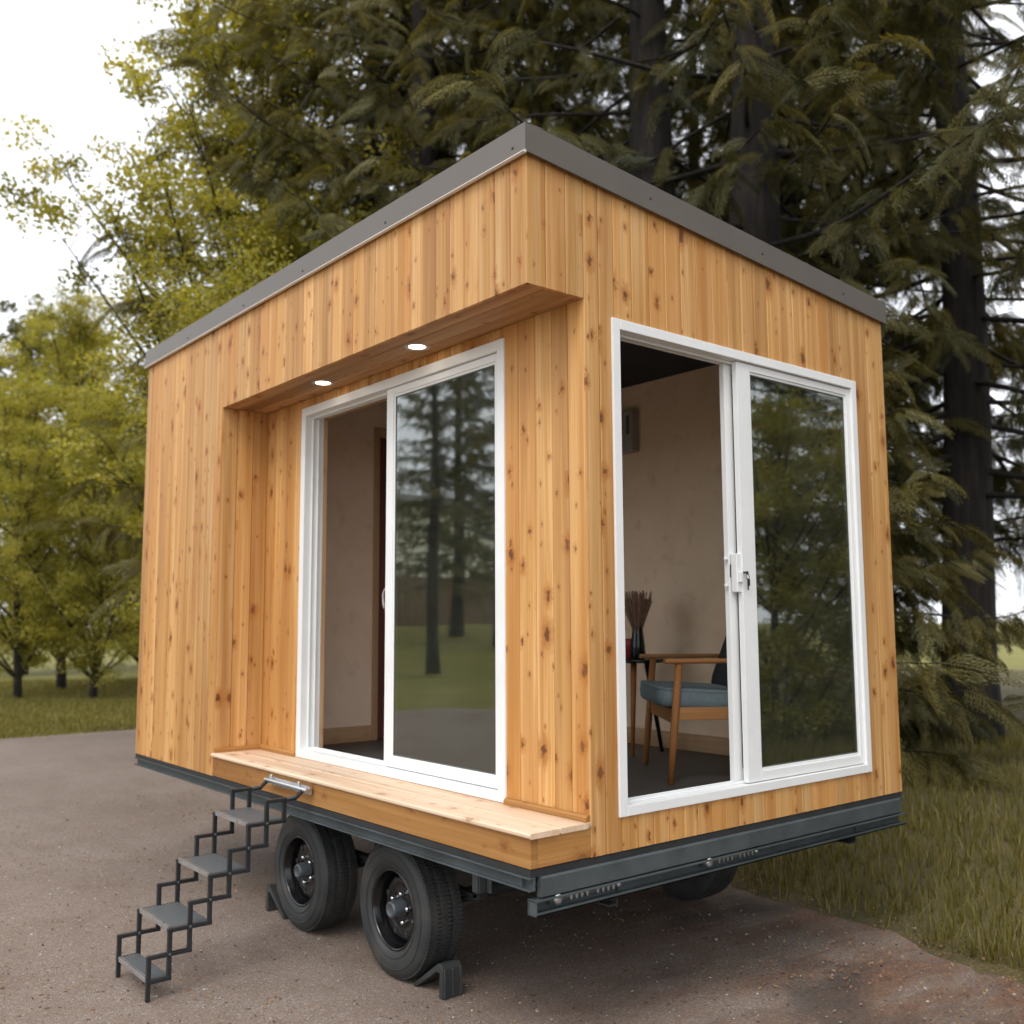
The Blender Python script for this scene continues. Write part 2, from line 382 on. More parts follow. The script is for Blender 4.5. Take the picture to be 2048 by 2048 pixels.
m.box(XI+.012,W-.0185,.12,LEN-.12,ZB+.01,3.33); m.box(D+.0185,.43,.10,L1+.15,ZS,ZC+.04)
m.build('wall_framing',M['ply'],house)
# roof slab
m=MB(); m.prism((0,.0,0),(1,0,0),(0,0,1),(0,1,0),[(.02,ZT-.10),(.02,ZT-.004),(W-.02,roofz(W)-.004),(W-.02,roofz(W)-.10)],LEN)
m.build('roof',M['membrane'],house)
# metal roof edge
m=MB()
m.prism((-.02,-.02,ZMB),(1,0,0),(0,0,1),(0,1,0),[(0,0),(0,ZT-ZMB),(.10,ZT-ZMB),(.10,ZT-ZMB-.003),(.003,ZT-ZMB-.003),(.003,0)],LEN+.04)
def slopebar(m,y0,y1,zlo,zhi,x0=-.0165,x1=W+.02):
    k=len(m.v)
    for x in (x0,x1):
        dz=SL*x
        for (y,z) in ((y0,zlo),(y1,zlo),(y1,zhi),(y0,zhi)): m.v.append((x,y,z+dz))
    for q in ((0,1,5,4),(1,2,6,5),(2,3,7,6),(3,0,4,7),(3,2,1,0),(4,5,6,7)): m.face([k+i for i in q],[(0,0)]*4,.5)
slopebar(m,-.020,-.016,ZMB,ZT); slopebar(m,-.0155,.08,ZT-.004,ZT-.001)
slopebar(m,LEN+.016,LEN+.02,ZMB,ZT); m.box(W+.018,W+.022,-.02,LEN+.02,ZMB+SL*W,ZT+SL*W)
m.build('roof_edge_trim',M['bronze'],house)
m=MB(); m.prism((-.021,-.021,ZMB-.010),(1,0,0),(0,0,1),(0,1,0),[(0,-.002),(-.010,.002),(-.003,.010),(.016,.010),(.016,.004)],LEN+.04)
m.build('drip_edge',M['drip'],house)
m=MB(); slopebar(m,-.026,-.015,ZMB-.009,ZMB-.0005); m.build('drip_edge',M['bronze'],house)
for y in (.06,1.02,1.86,2.62,3.5):
    m=MB(); m.lathe((-.020,y,ZMB+.035),(-1,0,0),(0,1,0),[(0,.006),(.003,.0055),(.0035,0.0002)],10); m.build('screw_head',M['blacksteel'],house)
for x in (.7,1.5,2.2):
    m=MB(); m.lathe((x,-.020,ZMB+.05+SL*x),(0,-1,0),(1,0,0),[(0,.006),(.003,.0055),(.0035,0.0002)],10); m.build('screw_head',M['blacksteel'],house)
# ledge: two deck boards, fascia band, base bead
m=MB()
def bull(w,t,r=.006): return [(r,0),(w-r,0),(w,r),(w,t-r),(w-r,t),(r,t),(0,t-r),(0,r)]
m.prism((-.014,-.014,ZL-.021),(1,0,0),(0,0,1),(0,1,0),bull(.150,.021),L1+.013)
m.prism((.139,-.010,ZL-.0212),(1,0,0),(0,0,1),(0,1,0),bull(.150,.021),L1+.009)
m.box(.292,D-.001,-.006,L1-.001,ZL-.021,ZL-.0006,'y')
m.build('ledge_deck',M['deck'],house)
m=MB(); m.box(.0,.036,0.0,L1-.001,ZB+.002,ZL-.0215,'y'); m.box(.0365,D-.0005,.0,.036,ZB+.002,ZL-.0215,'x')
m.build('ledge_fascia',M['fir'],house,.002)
m=MB()
for (y0,y1) in ((.004,DY0-.002),(DY1+.002,L1-.001)):
    m=MB(); m.prism((D-.0005,y0,ZL),(-1,0,0),(0,0,1),(0,1,0),[(0,0),(.020,0),(.020,.016),(.012,.024),(0,.026)],y1-y0)
    if y0<1: m.build('base_bead',M['fir'],house)
m.prism((.006,L1-.0005,ZL),(0,-1,0),(0,0,1),(1,0,0),[(0,0),(.020,0),(.020,.016),(.012,.024),(0,.026)],D-.028)
m.build('base_bead',M['fir'],house)
# downlights
m0=None
for (x,y) in ((.176,1.976),(.178,1.039)):
    m=MB(); m.lathe((x,y,ZS+.0025),(0,0,-1),(1,0,0),[(0,.066),(.004,.064),(.006,.058),(.004,.050),(-.004,.046),(-.02,.044)],40)
    ring=m.build('downlight',M['heater'],house)
    t=bpy.data.materials.get('lamp_glow')
    if not t:
        q=NT('lamp_glow'); t=q.done(q.n('Emission',{'Color':(1,.86,.68,1),'Strength':7.0}).outputs[0])
    m=MB(); m.lathe((x,y,ZS-.0005),(0,0,-1),(1,0,0),[(0,.041),(.0005,.036),(.0015,.0003)],32); m.build('lamp_lens',t,ring)

# sliding units ----------------------------------------------------------
def sliding_unit(name,T,w,h,fr=.050,depth=.105,fx=(-.035,.062),sl=(-.075,.062)):
    """T maps local (a along the opening, b outwards(-)/inwards(+), c up) to world. Fixed panel spans a in [w/2,w]"""
    def bx(m,a0,a1,b0,b1,c0,c1):
        p=[T(a,b,c) for a in (a0,a1) for b in (b0,b1) for c in (c0,c1)]
        xs=[q[0] for q in p]; ys=[q[1] for q in p]; zs=[q[2] for q in p]
        m.box(min(xs),max(xs),min(ys),max(ys),min(zs),max(zs))
    m=MB()
    bx(m,0,fr,-.010,depth,0,h); bx(m,w-fr,w,-.010,depth,0,h)
    bx(m,fr,w-fr,-.010,depth,0,fr*.9); bx(m,fr,w-fr,-.010,depth,h-fr,h)
    # track ribs and stops
    for b in (.038,.072):
        bx(m,fr,w-fr,b-.003,b+.003,fr*.9,fr*.9+.012); bx(m,fr,w-fr,b-.003,b+.003,h-fr-.014,h-fr)
    bx(m,fr,fr+.010,.036,.046,fr*.9+.012,h-fr-.014)
    bx(m,fr,fr+.012,.072,.082,fr*.9+.012,h-fr-.014)
    # cladding flange
    f=m.build(name,M['vinyl'],house,.0025)
    mid=w/2
    def panel(nm,a0,a1,b0,b1,ls,rs,top,bot,glassb):
        m=MB(); c0=fr*.9+.004; c1=h-fr-.004
        bx(m,a0,a0+ls,b0,b1,c0,c1); bx(m,a1-rs,a1,b0,b1,c0,c1)
        bx(m,a0+ls,a1-rs,b0,b1,c0,c0+bot); bx(m,a0+ls,a1-rs,b0,b1,c1-top,c1)
        e=.012  # glazing bead
        bb0=b0+.006; bb1=b1-.006
        bx(m,a0+ls,a0+ls+e,bb0,bb1,c0+bot,c1-top); bx(m,a1-rs-e,a1-rs,bb0,bb1,c0+bot,c1-top)
        bx(m,a0+ls+e,a1-rs-e,bb0,bb1,c0+bot,c0+bot+e); bx(m,a0+ls+e,a1-rs-e,bb0,bb1,c1-top-e,c1-top)
        p=m.build(nm,M['vinyl'],f,.002)
        m=MB(); bx(m,a0+ls+e*.5,a1-rs-e*.5,glassb-.002,glassb+.002,c0+bot+e*.5,c1-top-e*.5)
        g=m.build('glass_pane',M['glass'],f)
        m=MB(); k_=.0045; ga0=a0+ls+e; ga1=a1-rs-e; gc0=c0+bot+e; gc1=c1-top-e; gb0=glassb-.0045; gb1=glassb+.0045
        bx(m,ga0,ga0+k_,gb0,gb1,gc0,gc1); bx(m,ga1-k_,ga1,gb0,gb1,gc0,gc1); bx(m,ga0+k_,ga1-k_,gb0,gb1,gc0,gc0+k_); bx(m,ga0+k_,ga1-k_,gb0,gb1,gc1-k_,gc1)
        m.build('gasket',M['rubberseal'],p)
        return p
    panel('fixed_panel',mid+fx[0],w-fr-.001,.006,.034,fx[1],.030,.035,.045,.020)
    panel('sliding_panel',mid+sl[0],w-fr-.03,.052,.080,sl[1],.050,.035,.045,.066)
    return f
doorf=sliding_unit('sliding_door',lambda a,b,c:(D+b,DY1-a,ZL+.001+c),DY1-DY0,DT-ZL,.05,.115,(-.035,.062),(-.035,.062))
winf=sliding_unit('sliding_window',lambda a,b,c:(WX0+a,b,WB+c),WX1-WX0,WT-WB,.045,.115,(-.078,.098),(-.117,.055))
# handles
m=MB()
m.box(D+.034,D+.046,1.520,1.572,1.715,1.895); m.box(D+.030,D+.034,1.530,1.560,1.735,1.76); m.box(D+.030,D+.034,1.530,1.560,1.85,1.875); m.build('handle',M['vinyl'],doorf,.003)
m=MB(); m.tube([(D+.05,1.565,1.84),(D+.052,1.60,1.835),(D+.054,1.622,1.81),(D+.054,1.618,1.76),(D+.054,1.606,1.735)],.0075,8)
m.build('latch_lever',M['heater'],doorf)
m=MB(); wxh=1.262
m.box(wxh+.008,wxh+.044,.012,.046,1.795,1.975); m.box(wxh+.014,wxh+.038,-.002,.014,1.84,1.89); m.box(wxh-.022,wxh-.004,.052,.066,1.82,1.835); m.box(wxh-.022,wxh-.004,.052,.066,1.945,1.96)
m.build('handle',M['vinyl'],winf,.004)
# latch slot
m=MB(); m.box(wxh+.0,wxh+.006,.0445,.0458,1.865,1.925); m.build('latch_slot',M['black'],winf)
key=MB(); key.tube([(wxh+.040,.008,1.885),(wxh+.046,-.006,1.886),(wxh+.052,-.010,1.885)],.005,8); key.box(wxh+.050,wxh+.064,-.011,-.008,1.878,1.892)
key.tube([(wxh+.058+.012*math.cos(t),-.010,1.866+.012*math.sin(t)) for t in np.linspace(0,2*PI,14)],.0016,6)
key.box(wxh+.055,wxh+.062,-.012,-.009,1.805,1.858); key.box(wxh+.066,wxh+.073,-.011,-.008,1.825,1.856)
kk=key.build('key_ring',M['blacksteel']); tag(kk,'small dark keys hanging from the white window lock','keys')

# interior ---------------------------------------------------------------
m=MB(); m.box(.43,XI+.01,.12,LEN-.12,ZF-.03,ZF,'x'); m.box(D+.02,.43,DY0,DY1,ZF-.03,ZF,'x'); m.build('interior_floor',M['floor'],house)
m=MB(); m.box(.12,W-.02,.02,LEN-.12,ZC,ZC+.02); m.build('ceiling',M['ceiling'],house)
m=MB(); m.box(XI,XI+.011,.12,LEN-.12,ZF,ZC-.001); m.build('interior_wall',M['ply'],house)
PX=1.248; DX1=2.02
m=MB(); m.box(.44,PX,YP,YP+.08,ZF,ZC-.001); m.box(DX1,XI-.001,YP,YP+.08,ZF,ZC-.001); m.box(PX,DX1,YP,YP+.08,2.98,ZC-.001)
m.build('partition_wall',M['ply'],house)
m=MB(); m.box(PX+.004,DX1-.004,YP+.012,YP+.06,ZF+.004,2.976); m.build('interior_door',M['redwood'],house,.003)
m=MB(); m.box(.44,PX-.047,YP-.012,YP-.0005,ZF,ZF+.105,'x'); m.box(XI-.012,XI-.0005,.12,YP-.014,ZF,ZF+.105,'y'); m.build('baseboard',M['trimwood'],house,.002)
m=MB(); m.box(PX-.045,PX-.001,YP-.014,YP-.0006,ZF,3.04,'z'); m.box(DX1,DX1+.06,YP-.014,YP-.0006,ZF,3.04,'z'); m.box(PX,DX1,YP-.014,YP-.0006,2.98,3.04,'x')
m.build('door_casing',M['trimwood'],house,.002)
m=MB(); cx0=D+.1155; m.box(cx0,cx0+.024,DY1-.052,DY1-.030,ZF,DT-.03,'z'); m.box(cx0,cx0+.024,DY0+.03,DY0+.052,ZF,DT-.03,'z'); m.box(cx0,cx0+.024,DY0+.03,DY1-.03,DT-.05,DT-.028,'y')
m.build('jamb_casing',M['trimwood'],house)
# wall heater seen high up through the end opening
m=MB(); m.box(XI-.075,XI-.001,1.715,2.08,2.80,3.09); h=m.build('wall_heater',M['heater'],house,.01)
m=MB(); m.box(XI-.0765,XI-.074,1.735,1.765,2.92,3.05); m.build('grille',M['heatgrille'],h)

# chassis ----------------------------------------------------------------
m=MB(); m.box(.004,W-.004,.004,LEN-.004,.727,ZB-.0005,'y'); m.build('subfloor_board',M['underpaint'],house)
def cchan(m,o,U,V,Wd,h,fl,t,L):
    m.prism(o,U,V,Wd,[(0,0),(fl,0),(fl,h),(0,h),(0,h-t),(fl-t,h-t),(fl-t,t),(0,t)],L)
m=MB(); cchan(m,(-.004,.002,.676),(1,0,0),(0,0,1),(0,1,0),.050,.030,.007,LEN); 
m.box(.0,.030,.055,.060,.680,.722); m.build('side_rail',M['greysteel'],house,.0015)
m=MB(); cchan(m,(W+.004,.002,.676),(-1,0,0),(0,0,1),(0,1,0),.050,.030,.007,LEN)
m.build('side_rail',M['greysteel'],house,.0015)
m=MB()
m.prism((.045,-.012,.648),(0,1,0),(0,0,1),(1,0,0),[(0,0.006),(.0,.072),(.006,.078),(.03,.078),(.03,0)],W-.09)
cchan(m,(.010,-.020,.590),(0,1,0),(0,0,1),(1,0,0),.057,.05,.007,W-.02)
m.prism((.010,-.020,.590),(0,1,0),(0,0,1),(1,0,0),[(0,0),(.002,0),(.004,.012),(0,.014)],W-.02)
m.box(.010,.016,-.019,.028,.594,.645)
m.build('end_beam',M['greysteel'],house,.002)
m=MB()
for x in (.42,2.12):
    cchan(m,(x,.02,.545),(1,0,0),(0,0,1),(0,1,0),.13,.05,.008,LEN+.5)
for y in np.arange(.5,LEN,.62): m.box(.44,W-.44,y,y+.05,.60,.674,'x')
m.build('frame_rail',M['underpaint'],house)
m=MB()
m.box(.20,.206,.585,.625,.52,.676); m.box(.24,.246,.545,.575,.52,.676); m.box(.206,.24,.58,.586,.52,.676)
m.build('jack_bracket',M['greysteel'],house,.002)
# axles and springs
for y in (1.2456,2.1896):
    m=MB(); m.tube([(.36,y,.31),(W-.36,y,.31)],.035,14); m.build('axle',M['underpaint'],house)
    for x in (.42,2.14):
        m=MB(); m.prism((x,y-.36,0),(1,0,0),(0,0,1),(0,1,0),[(0,.40),(.045,.40),(.045,.415),(0,.415)],.72)
        for k in range(4):
            l=.36-.07*k; pts=[(x+.022,y-l+2*l*i/8,.395-.012*k-.04*(1-((i-4)/4)**2)*1.0) for i in range(9)]
            m.tube(pts,.010,6)
        m.build('leaf_spring',M['underpaint'],house)
for x in (.42,2.14):
    for (ya,yb) in ((1.66,1.78),(.86,.91),(2.52,2.57)): m=MB(); m.box(x,x+.045,ya,yb,.40,.545); m.build('spring_hanger',M['underpaint'],house)
# light bars under the end beam
for (x0,x1) in ((.094,.469),(.966,1.347)):
    m=MB(); m.prism((x0,-.0005,.617),(0,-1,0),(0,0,1),(1,0,0),[(-.018,0),(-.002,.002),(.003,.010),(.003,.022),(-.002,.030),(-.018,.032)],x1-x0)
    lb=m.build('light_bar',M['greysteel'],house)
    xs=np.linspace(x0+.10,x1-.05,9)
    for i,x in enumerate(xs):
        if i==4: continue
        m=MB(); m.prism((x,-.004,.620),(1,0,0),(0,0,1),(0,-1,0),[(-.009,.026),(.009,.026),(.004,.0),(-.002,0)],.004); m.build('led_reflector',M['zinc'],lb)
    m=MB(); m.lathe((x0+.035,-.004,.633),(0,-1,0),(1,0,0),[(0,.021),(.006,.020),(.010,.012),(.010,.0003)],20); m.build('round_lamp',M['zinc'],lb)
    m=MB(); m.lathe((x1-.015,-.004,.633),(0,-1,0),(1,0,0),[(0,.012),(.004,.011),(.005,.0003)],16); m.build('round_lamp',M['zinc'],lb)
# wheels
def make_wheel():
    R0=.311; w=.205
    m=MB()
    # rim: outer lip, deep barrel, centre disc
    m.lathe((0,0,0),(1,0,0),(0,1,0),[(.006,.185),(.002,.181),(.004,.176),(.012,.171),(.020,.170),(.034,.160),(.046,.158),(.075,.157),(.12,.158),(w-.01,.18)],64)
    m.lathe((0,0,0),(1,0,0),(0,1,0),[(.072,.157),(.060,.145),(.052,.125),(.060,.105),(.066,.085),(.058,.070),(.060,.052),(.060,.001)],64)
    rim=m.build('wheel',M['rimblack'])
    m=MB()  # tyre with grooved tread
    side=[(.010,.182),(.002,.190),(-.006,.205),(-.010,.225),(-.011,.250),(-.007,.272),(.002,.290),(.010,.299),(.018,.303)]
    tread=[]
    for a,b in ((.022,.068),(.078,.126),(.136,.183)): tread+=[(a,.304 if a<.03 else .309),((a+b)/2,.311),(b,.309 if b<.18 else .304),(b+.0015,.3005),(b+.0085,.3005)]
    prof=side+tread[:-2]+[(w-a,r) for a,r in side[::-1]]
    m.lathe((0,0,0),(1,0,0),(0,1,0),prof,96)
    # tread blocks
    nb=104
    for j in range(nb):
        for (a0,a1,ph) in ((.014,.046,0),(.048,.072,.5),(.080,.102,.2),(.104,.128,.7),(.134,.158,.4),(.160,.191,.9)):
            t=2*PI*(j+ph)/nb; tw=2*PI/nb*.34
            k=len(m.v)
            for rr in (.300,.3128 if .02<a0<.15 else .3095):
                for (aa,tt) in ((a0,t-tw),(a1,t-tw+.01),(a1,t+tw+.01),(a0,t+tw)): m.v.append((aa,rr*math.cos(tt),rr*math.sin(tt)))
            for q in ((4,5,6,7),(0,1,5,4),(1,2,6,5),(2,3,7,6),(3,0,4,7)): m.face([k+i for i in q],[(0,0)]*4,.5)
    # sidewall rings
    for r_ in (.212,.262): m.lathe((0,0,0),(1,0,0),(0,1,0),[(-.0105,r_-.003),(-.0125,r_),(-.0105,r_+.003)],96)
    m.build('tyre',M['tyre'],rim)
    m=MB(); m.lathe((0,0,0),(1,0,0),(0,1,0),[(.062,.044),(.030,.042),(.020,.040),(.0,.039),(-.008,.034),(-.010,.026),(-.006,.024),(-.006,.0003)],32)
    m.build('hub_cap',M['hubgrey'],rim)
    for i in range(5):
        t=2*PI*i/5+.5; m=MB(); m.lathe((.060,.068*math.cos(t),.068*math.sin(t)),(-1,0,0),(0,1,0),[(0,.0125),(.018,.0115),(.024,.007),(.025,.0003)],10)
        m.build('lug_nut',M['chrome'],rim)
    for i in range(8):
        t=2*PI*(i+.5)/8; m=MB(); m.lathe((.0545,.124*math.cos(t),.124*math.sin(t)),(-1,0,0),(0,1,0),[(0,.015),(.002,.013),(.0021,.0003)],16)
        m.build('vent_hole',M['underpaint'],rim)
    return rim
w0=make_wheel()
def dup_wheel(loc,rz,rx):
    c=w0.copy(); COL.objects.link(c)
    for ch in list(w0.children):
        d=ch.copy(); COL.objects.link(d); d.parent=c
    place_wheel(c,loc,rz,rx); return c
def place_wheel(c,loc,rz,rx):
    c.location=loc; c.rotation_euler=(rx,0,rz); c.parent=house; c.matrix_parent_inverse=house.matrix_basis.inverted()
place_wheel(w0,(.189,1.2456,.3145),0,0)
dup_wheel((.189,2.1896,.3145),0,.6); dup_wheel((W-.189,1.2456,.3145),PI,1.1); dup_wheel((W-.189,2.1896,.3145),PI,.3)

# ------------------------------------------------------------------ wheel chocks
def chock(name,y_back,dirn,label):
    """hollow rubber wedge: slope against the tyre, ribbed upright back"""
    e=empty(name,(.30,y_back,0)); tag(e,label,'wheel chock','rubber wheel chocks')
    x0,x1=.225,.330
    P=lambda y,z:(y*dirn,z)
    m=MB()
    prof=[P(0,0),P(0,.130),P(.016,.148),P(.040,.146),P(.225,.018),P(.235,0),P(.215,0),P(.052,.108),P(.026,.108),P(.03,0)]
    m.prism((x0,y_back,0),(0,1,0),(0,0,1),(1,0,0),prof,x1-x0)
    m.build('wedge',M['tyre'],e,.003)
    m=MB()
    for x in np.linspace(x0+.010,x1-.010,3): m.prism((x-.006,y_back,.004),(0,1,0),(0,0,1),(1,0,0),[P(-.010,0),P(-.010,.118),P(0.001,.128),P(0.001,0)],.012)
    m.build('rib',M['tyre'],e,.002)
    m=MB(); m.box(x0,x1,min(y_back,y_back+.2*dirn),max(y_back,y_back+.2*dirn),.001,.006) if False else None
    return e
chock('wheel_chock',.875,1,'black rubber wedge with ribbed back in front of the nearer wheel')
chock('wheel_chock',2.655,-1,'black rubber wedge behind the farther wheel beside the folding steps')

# ------------------------------------------------------------------ folding scissor steps
st=empty('folding_steps',(-.3,1.9,0)); tag(st,'black folding scissor steps with perforated treads hooked on the trailer side','folding steps')
YA,YB=1.70,2.10
def sx(k): return -.147-.0915*k
def lz(j): return max(.010,.800-.1025*j)
for Y in (YA,YB):
    m=MB(); b=.0095
    for k in range(0,8):
        m.box(sx(k)-b,sx(k)+b,Y-b,Y+b,lz(k+1)-b,lz(max(k-1,0))+b)
    for j in range(0,8):
        m.box(sx(min(j+1,7))-b-.001,sx(max(j-1,0))+b+.001,Y-b-.0015,Y+b+.0015,lz(j)-b*.9,lz(j)+b*.9)
    m.build('side_frame',M['blacksteel'],st,.002)
    for j in range(1,7): m=MB(); m.lathe((sx(j),Y-.0111,lz(j)),(0,-1,0),(1,0,0),[(0,.0075),(.004,.0075),(.006,.005),(.006,.0003)],10); m.build('pivot_bolt',M['greysteel'],st)
    m=MB(); m.tube([(sx(0),Y,lz(0)),(-.085,Y,lz(0)),(-.040,Y,.838)],.0105,8); m.build('hook_arm',M['blacksteel'],st)
for j in (1,3,5,7):
    z=lz(j); xa=sx(min(j+1,7)); xb=sx(j-1); m=MB(); m.box(xa,xb,YA+.012,YB-.012,z+.009,z+.0115)
    tr=m.build('tread',M['perf'],st)
    m=MB(); m.box(xa-.006,xa-.001,YA+.012,YB-.012,z-.006,z+.012)
    for i in range(30):
        y=YA+.018+i*(YB-YA-.036)/29; m.box(xa-.005,xa+.006,y-.0035,y+.0035,z+.0121,z+.0165)
    m.build('tread_nosing',M['zinc'],tr)
m=MB(); m.box(-.050,-.022,1.665,2.125,.828,.842,'y'); m.box(-.028,-.015,1.665,2.125,.812,.852,'y'); m.tube([(-.045,1.66,.836),(-.045,2.13,.836)],.011,12)
for y in (1.77,2.08): m.tube([(-.034,y,.842),(-.034,y,.866)],.007,8)
m.build('hook_bracket',M['zinc'],st,.0015)

# ------------------------------------------------------------------ furniture
cf=(-.79,.613); cs=(.613,.79)    # facing, and along the front edge
A=Vector((1.373,.54,0)); Bp=Vector((1.80,1.11,0))   # front legs
cs=(Bp-A).normalized(); cb=Vector((cs.y,-cs.x,0))    # towards the back
WCH=(Bp-A).length
ch=empty('armchair',((A.x+Bp.x)/2,(A.y+Bp.y)/2,ZF)); tag(ch,'wooden armchair with blue grey seat cushion and dark back inside the end opening','armchair')
def cp(s,b,z): v=A+cs*s+cb*b; return (v.x,v.y,ZF+z)
for s in (0,WCH):
    m=MB(); m.tube([cp(s,0,0),cp(s,.02,.22),cp(s,.055,.600)],.019,12,radii=[.016,.020,.019]); m.build('leg',M['oak'],ch)
for s in (.03,WCH-.03):
    m=MB(); m.tube([cp(s,.60,0),cp(s,.50,.30),cp(s,.47,.600)],.018,12,radii=[.015,.020,.018]); m.build('leg',M['oak'],ch)
for s in (0,WCH):
    m=MB(); m.prism(cp(s-.028,-.02,.597),cs,(0,0,1),cb,[(.006,0),(.050,0),(.056,.008),(.056,.018),(.050,.024),(.006,.024),(0,.018),(0,.008)],.60); m.build('armrest',M['oak'],ch,.003)
m=MB()
for s in (.008,WCH-.036): m.prism(cp(s,.02,.315),cs,(0,0,1),cb,[(0,0),(.028,0),(.028,.062),(0,.062)],.50)
m.prism(cp(.03,.03,.29),cb,(0,0,1),cs,[(0,0),(.025,0),(.025,.075),(0,.075)],WCH-.06); m.prism(cp(.03,.47,.315),cb,(0,0,1),cs,[(0,0),(.025,0),(.025,.062),(0,.062)],WCH-.06)
m.build('seat_rail',M['oak'],ch,.003)
def cushion(nm,P,sw,sd,t,mat,crown=.02):
    """boxed cushion: rounded corners, crowned top, soft bulging sides"""
    n=40; rows=[]
    def outline(k,inset):
        a=2*PI*k/n; c,s_=math.cos(a),math.sin(a); p=7.0
        r=(abs(c)**p+abs(s_)**p)**(-1/p); return (.5+.5*c*r*(1-inset),.5+.5*s_*r*(1-inset))
    prof=[(.98,0,0),(.5,0,0),(.03,.0,0),(.0,.012,0),(-.012,t*.5,0),(.0,t-.014,0),(.004,t-.004,0),(-.008,t+.001,0),(.010,t+.003,1),(.06,t+.002,1),(.25,t,1),(.5,t,1),(.75,t,1),(.985,t,1)]
    m=MB()
    for (ins,z,cr) in prof:
        for k in range(n):
            u,v=outline(k,ins); e=max(0,1-(2*u-1)**2)*max(0,1-(2*v-1)**2)
            m.v.append(tuple(P(u*sw,v*sd,z+(crown*e**.5 if cr else 0))))
    for i in range(len(prof)-1):
        for k in range(n): m.face([i*n+k,i*n+(k+1)%n,(i+1)*n+(k+1)%n,(i+1)*n+k],[(0,0)]*4,.5,True)
    L=len(prof)-1; m.face([k for k in range(n)][::-1],[(0,0)]*n,.5); m.face([L*n+k for k in range(n)],[(0,0)]*n,.5)
    return m.build(nm,mat,ch)
cushion('seat_cushion',lambda s,b,z:cp(.025+s,-.045+b,.352+z+.03*(1-b/.5)),WCH-.05,.53,.088,M['cushion'])
cushion('back_cushion',lambda s,b,z:cp(.03+s,.36+b*.36+z*.9,.435+b*.93-z*.35),WCH-.06,.50,.08,M['navy'],.015)
m=MB(); m.prism(cp(.04,.42,.40),cb,(0,0,1),cs,[(0,0),(.012,0),(.19,.46),(.178,.46)],WCH-.08); m.build('back_panel',M['navy'],ch)
# side table
TC=Vector((2.12,1.48,0)); TH=.578
tb=empty('side_table',(TC.x,TC.y,ZF)); tag(tb,'small round black side table with splayed wooden legs beside the armchair','side table')
m=MB(); m.lathe((TC.x,TC.y,ZF+TH),(0,0,-1),(1,0,0),[(0,.0003),(0,.192),(.003,.197),(.020,.197),(.023,.19),(.023,.0003)],48); m.build('table_top',M['black'],tb)
for (ax,ay,mm) in ((1.965,1.37,'oak'),(2.28,1.42,'black'),(2.05,1.68,'oak')):
    m=MB(); tp=Vector((TC.x+(ax-TC.x)*.45,TC.y+(ay-TC.y)*.45,ZF+TH-.02)); m.tube([(ax,ay,ZF),tuple(tp)],.015,10,radii=[.011,.020]); m.build('leg',M[mm],tb)
VC=Vector((2.10,1.440,ZF+TH))
m=MB(); m.lathe(VC,(0,0,1),(1,0,0),[(0.001,.0003),(0,.040),(.006,.048),(.08,.045),(.15,.036),(.205,.031),(.212,.033),(.206,.028),(.15,.032),(.02,.04),(.018,.0003)],32)
v=m.build('vase',M['glaze']); tag(v,'tall black glazed vase on the side table','vase')
m=MB()
for i in range(130):
    a=random.uniform(0,2*PI); r=math.sqrt(random.random()); l=random.uniform(.35,.43)
    b0=Vector((math.cos(a)*.02*r,math.sin(a)*.02*r,.03)); t1=Vector((math.cos(a)*.105*r,math.sin(a)*.105*r,l))
    md=(b0+t1)/2+Vector((0,0,.0))
    mid=Vector((b0.x*1.2+t1.x*.12,b0.y*1.2+t1.y*.12,.19))
    m.tube([VC+b0,VC+mid,VC+t1*.98],.003,5,bid=random.random(),radii=[.0016,.0018,.0036])
s_=m.build('dried_stems',M['stalk']); tag(s_,'fan of brown dried stems standing in the black vase','dried flowers')
RC=Vector((2.115,1.535,ZF+TH))
m=MB(); m.lathe(RC,(0,0,1),(1,0,0),[(0.001,.0003),(0,.032),(.004,.036),(.08,.046),(.118,.045),(.12,.043),(.08,.042),(.01,.03),(.01,.0003)],28)
p=m.build('cup',M['redpot']); tag(p,'small dark red cup beside the black vase','cup')

# ------------------------------------------------------------------ ground
def terrain(name,mat,x0,x1,y0,y1,n,zf):
    xs=np.linspace(x0,x1,n); ys=np.linspace(y0,y1,n); me=bpy.data.meshes.new(name)
    v=[(x,y,zf(x,y)) for x in xs for y in ys]; f=[(i*n+j,(i+1)*n+j,(i+1)*n+j+1,i*n+j+1) for i in range(n-1) for j in range(n-1)]
    me.from_pydata(v,[],f); me.polygons.foreach_set('use_smooth',[True]*len(f)); me.materials.append(mat)
    o=bpy.data.objects.new(name,me); COL.objects.link(o); return o
def edge_x(y): return 2.80+.05*math.sin(y*9.1+.5)+.035*math.sin(y*17.3)+.02*math.sin(y*37+2)+.22*math.sin(y*1.3)+.10*math.sin(y*3.7+1)-.18*max(0,1-abs(y)/2)
# verge and woodland floor: one sheet to the horizon; driveway sheet lies on it
g=terrain('ground',M['lawn'],-300,300,-300,300,40,lambda x,y:-.03); kind(g,'structure')
me=bpy.data.meshes.new('driveway'); ys=np.concatenate([np.linspace(-60,-3,120),np.linspace(-2.97,8,360),np.linspace(8.1,13,40)]); v=[];f=[]
cols=np.linspace(0,1,12)
for i,y in enumerate(ys):
    xr=edge_x(y)+max(0,y-4.5)*.9; xl=-14+1.2*math.sin(y*.35)+max(0,y-6)*1.0
    if xr-xl<1: xr=xl+1
    for c in cols: v.append((xl+(xr-xl)*c,y,.0 if 0<c<1 else -.028))
for i in range(len(ys)-1):
    for c in range(11): a=i*12+c; f.append((a,a+1,a+13,a+12))
me.from_pydata(v,[],f); me.materials.append(M['ground']); dr=bpy.data.objects.new('driveway',me); COL.objects.link(dr); kind(dr,'structure')
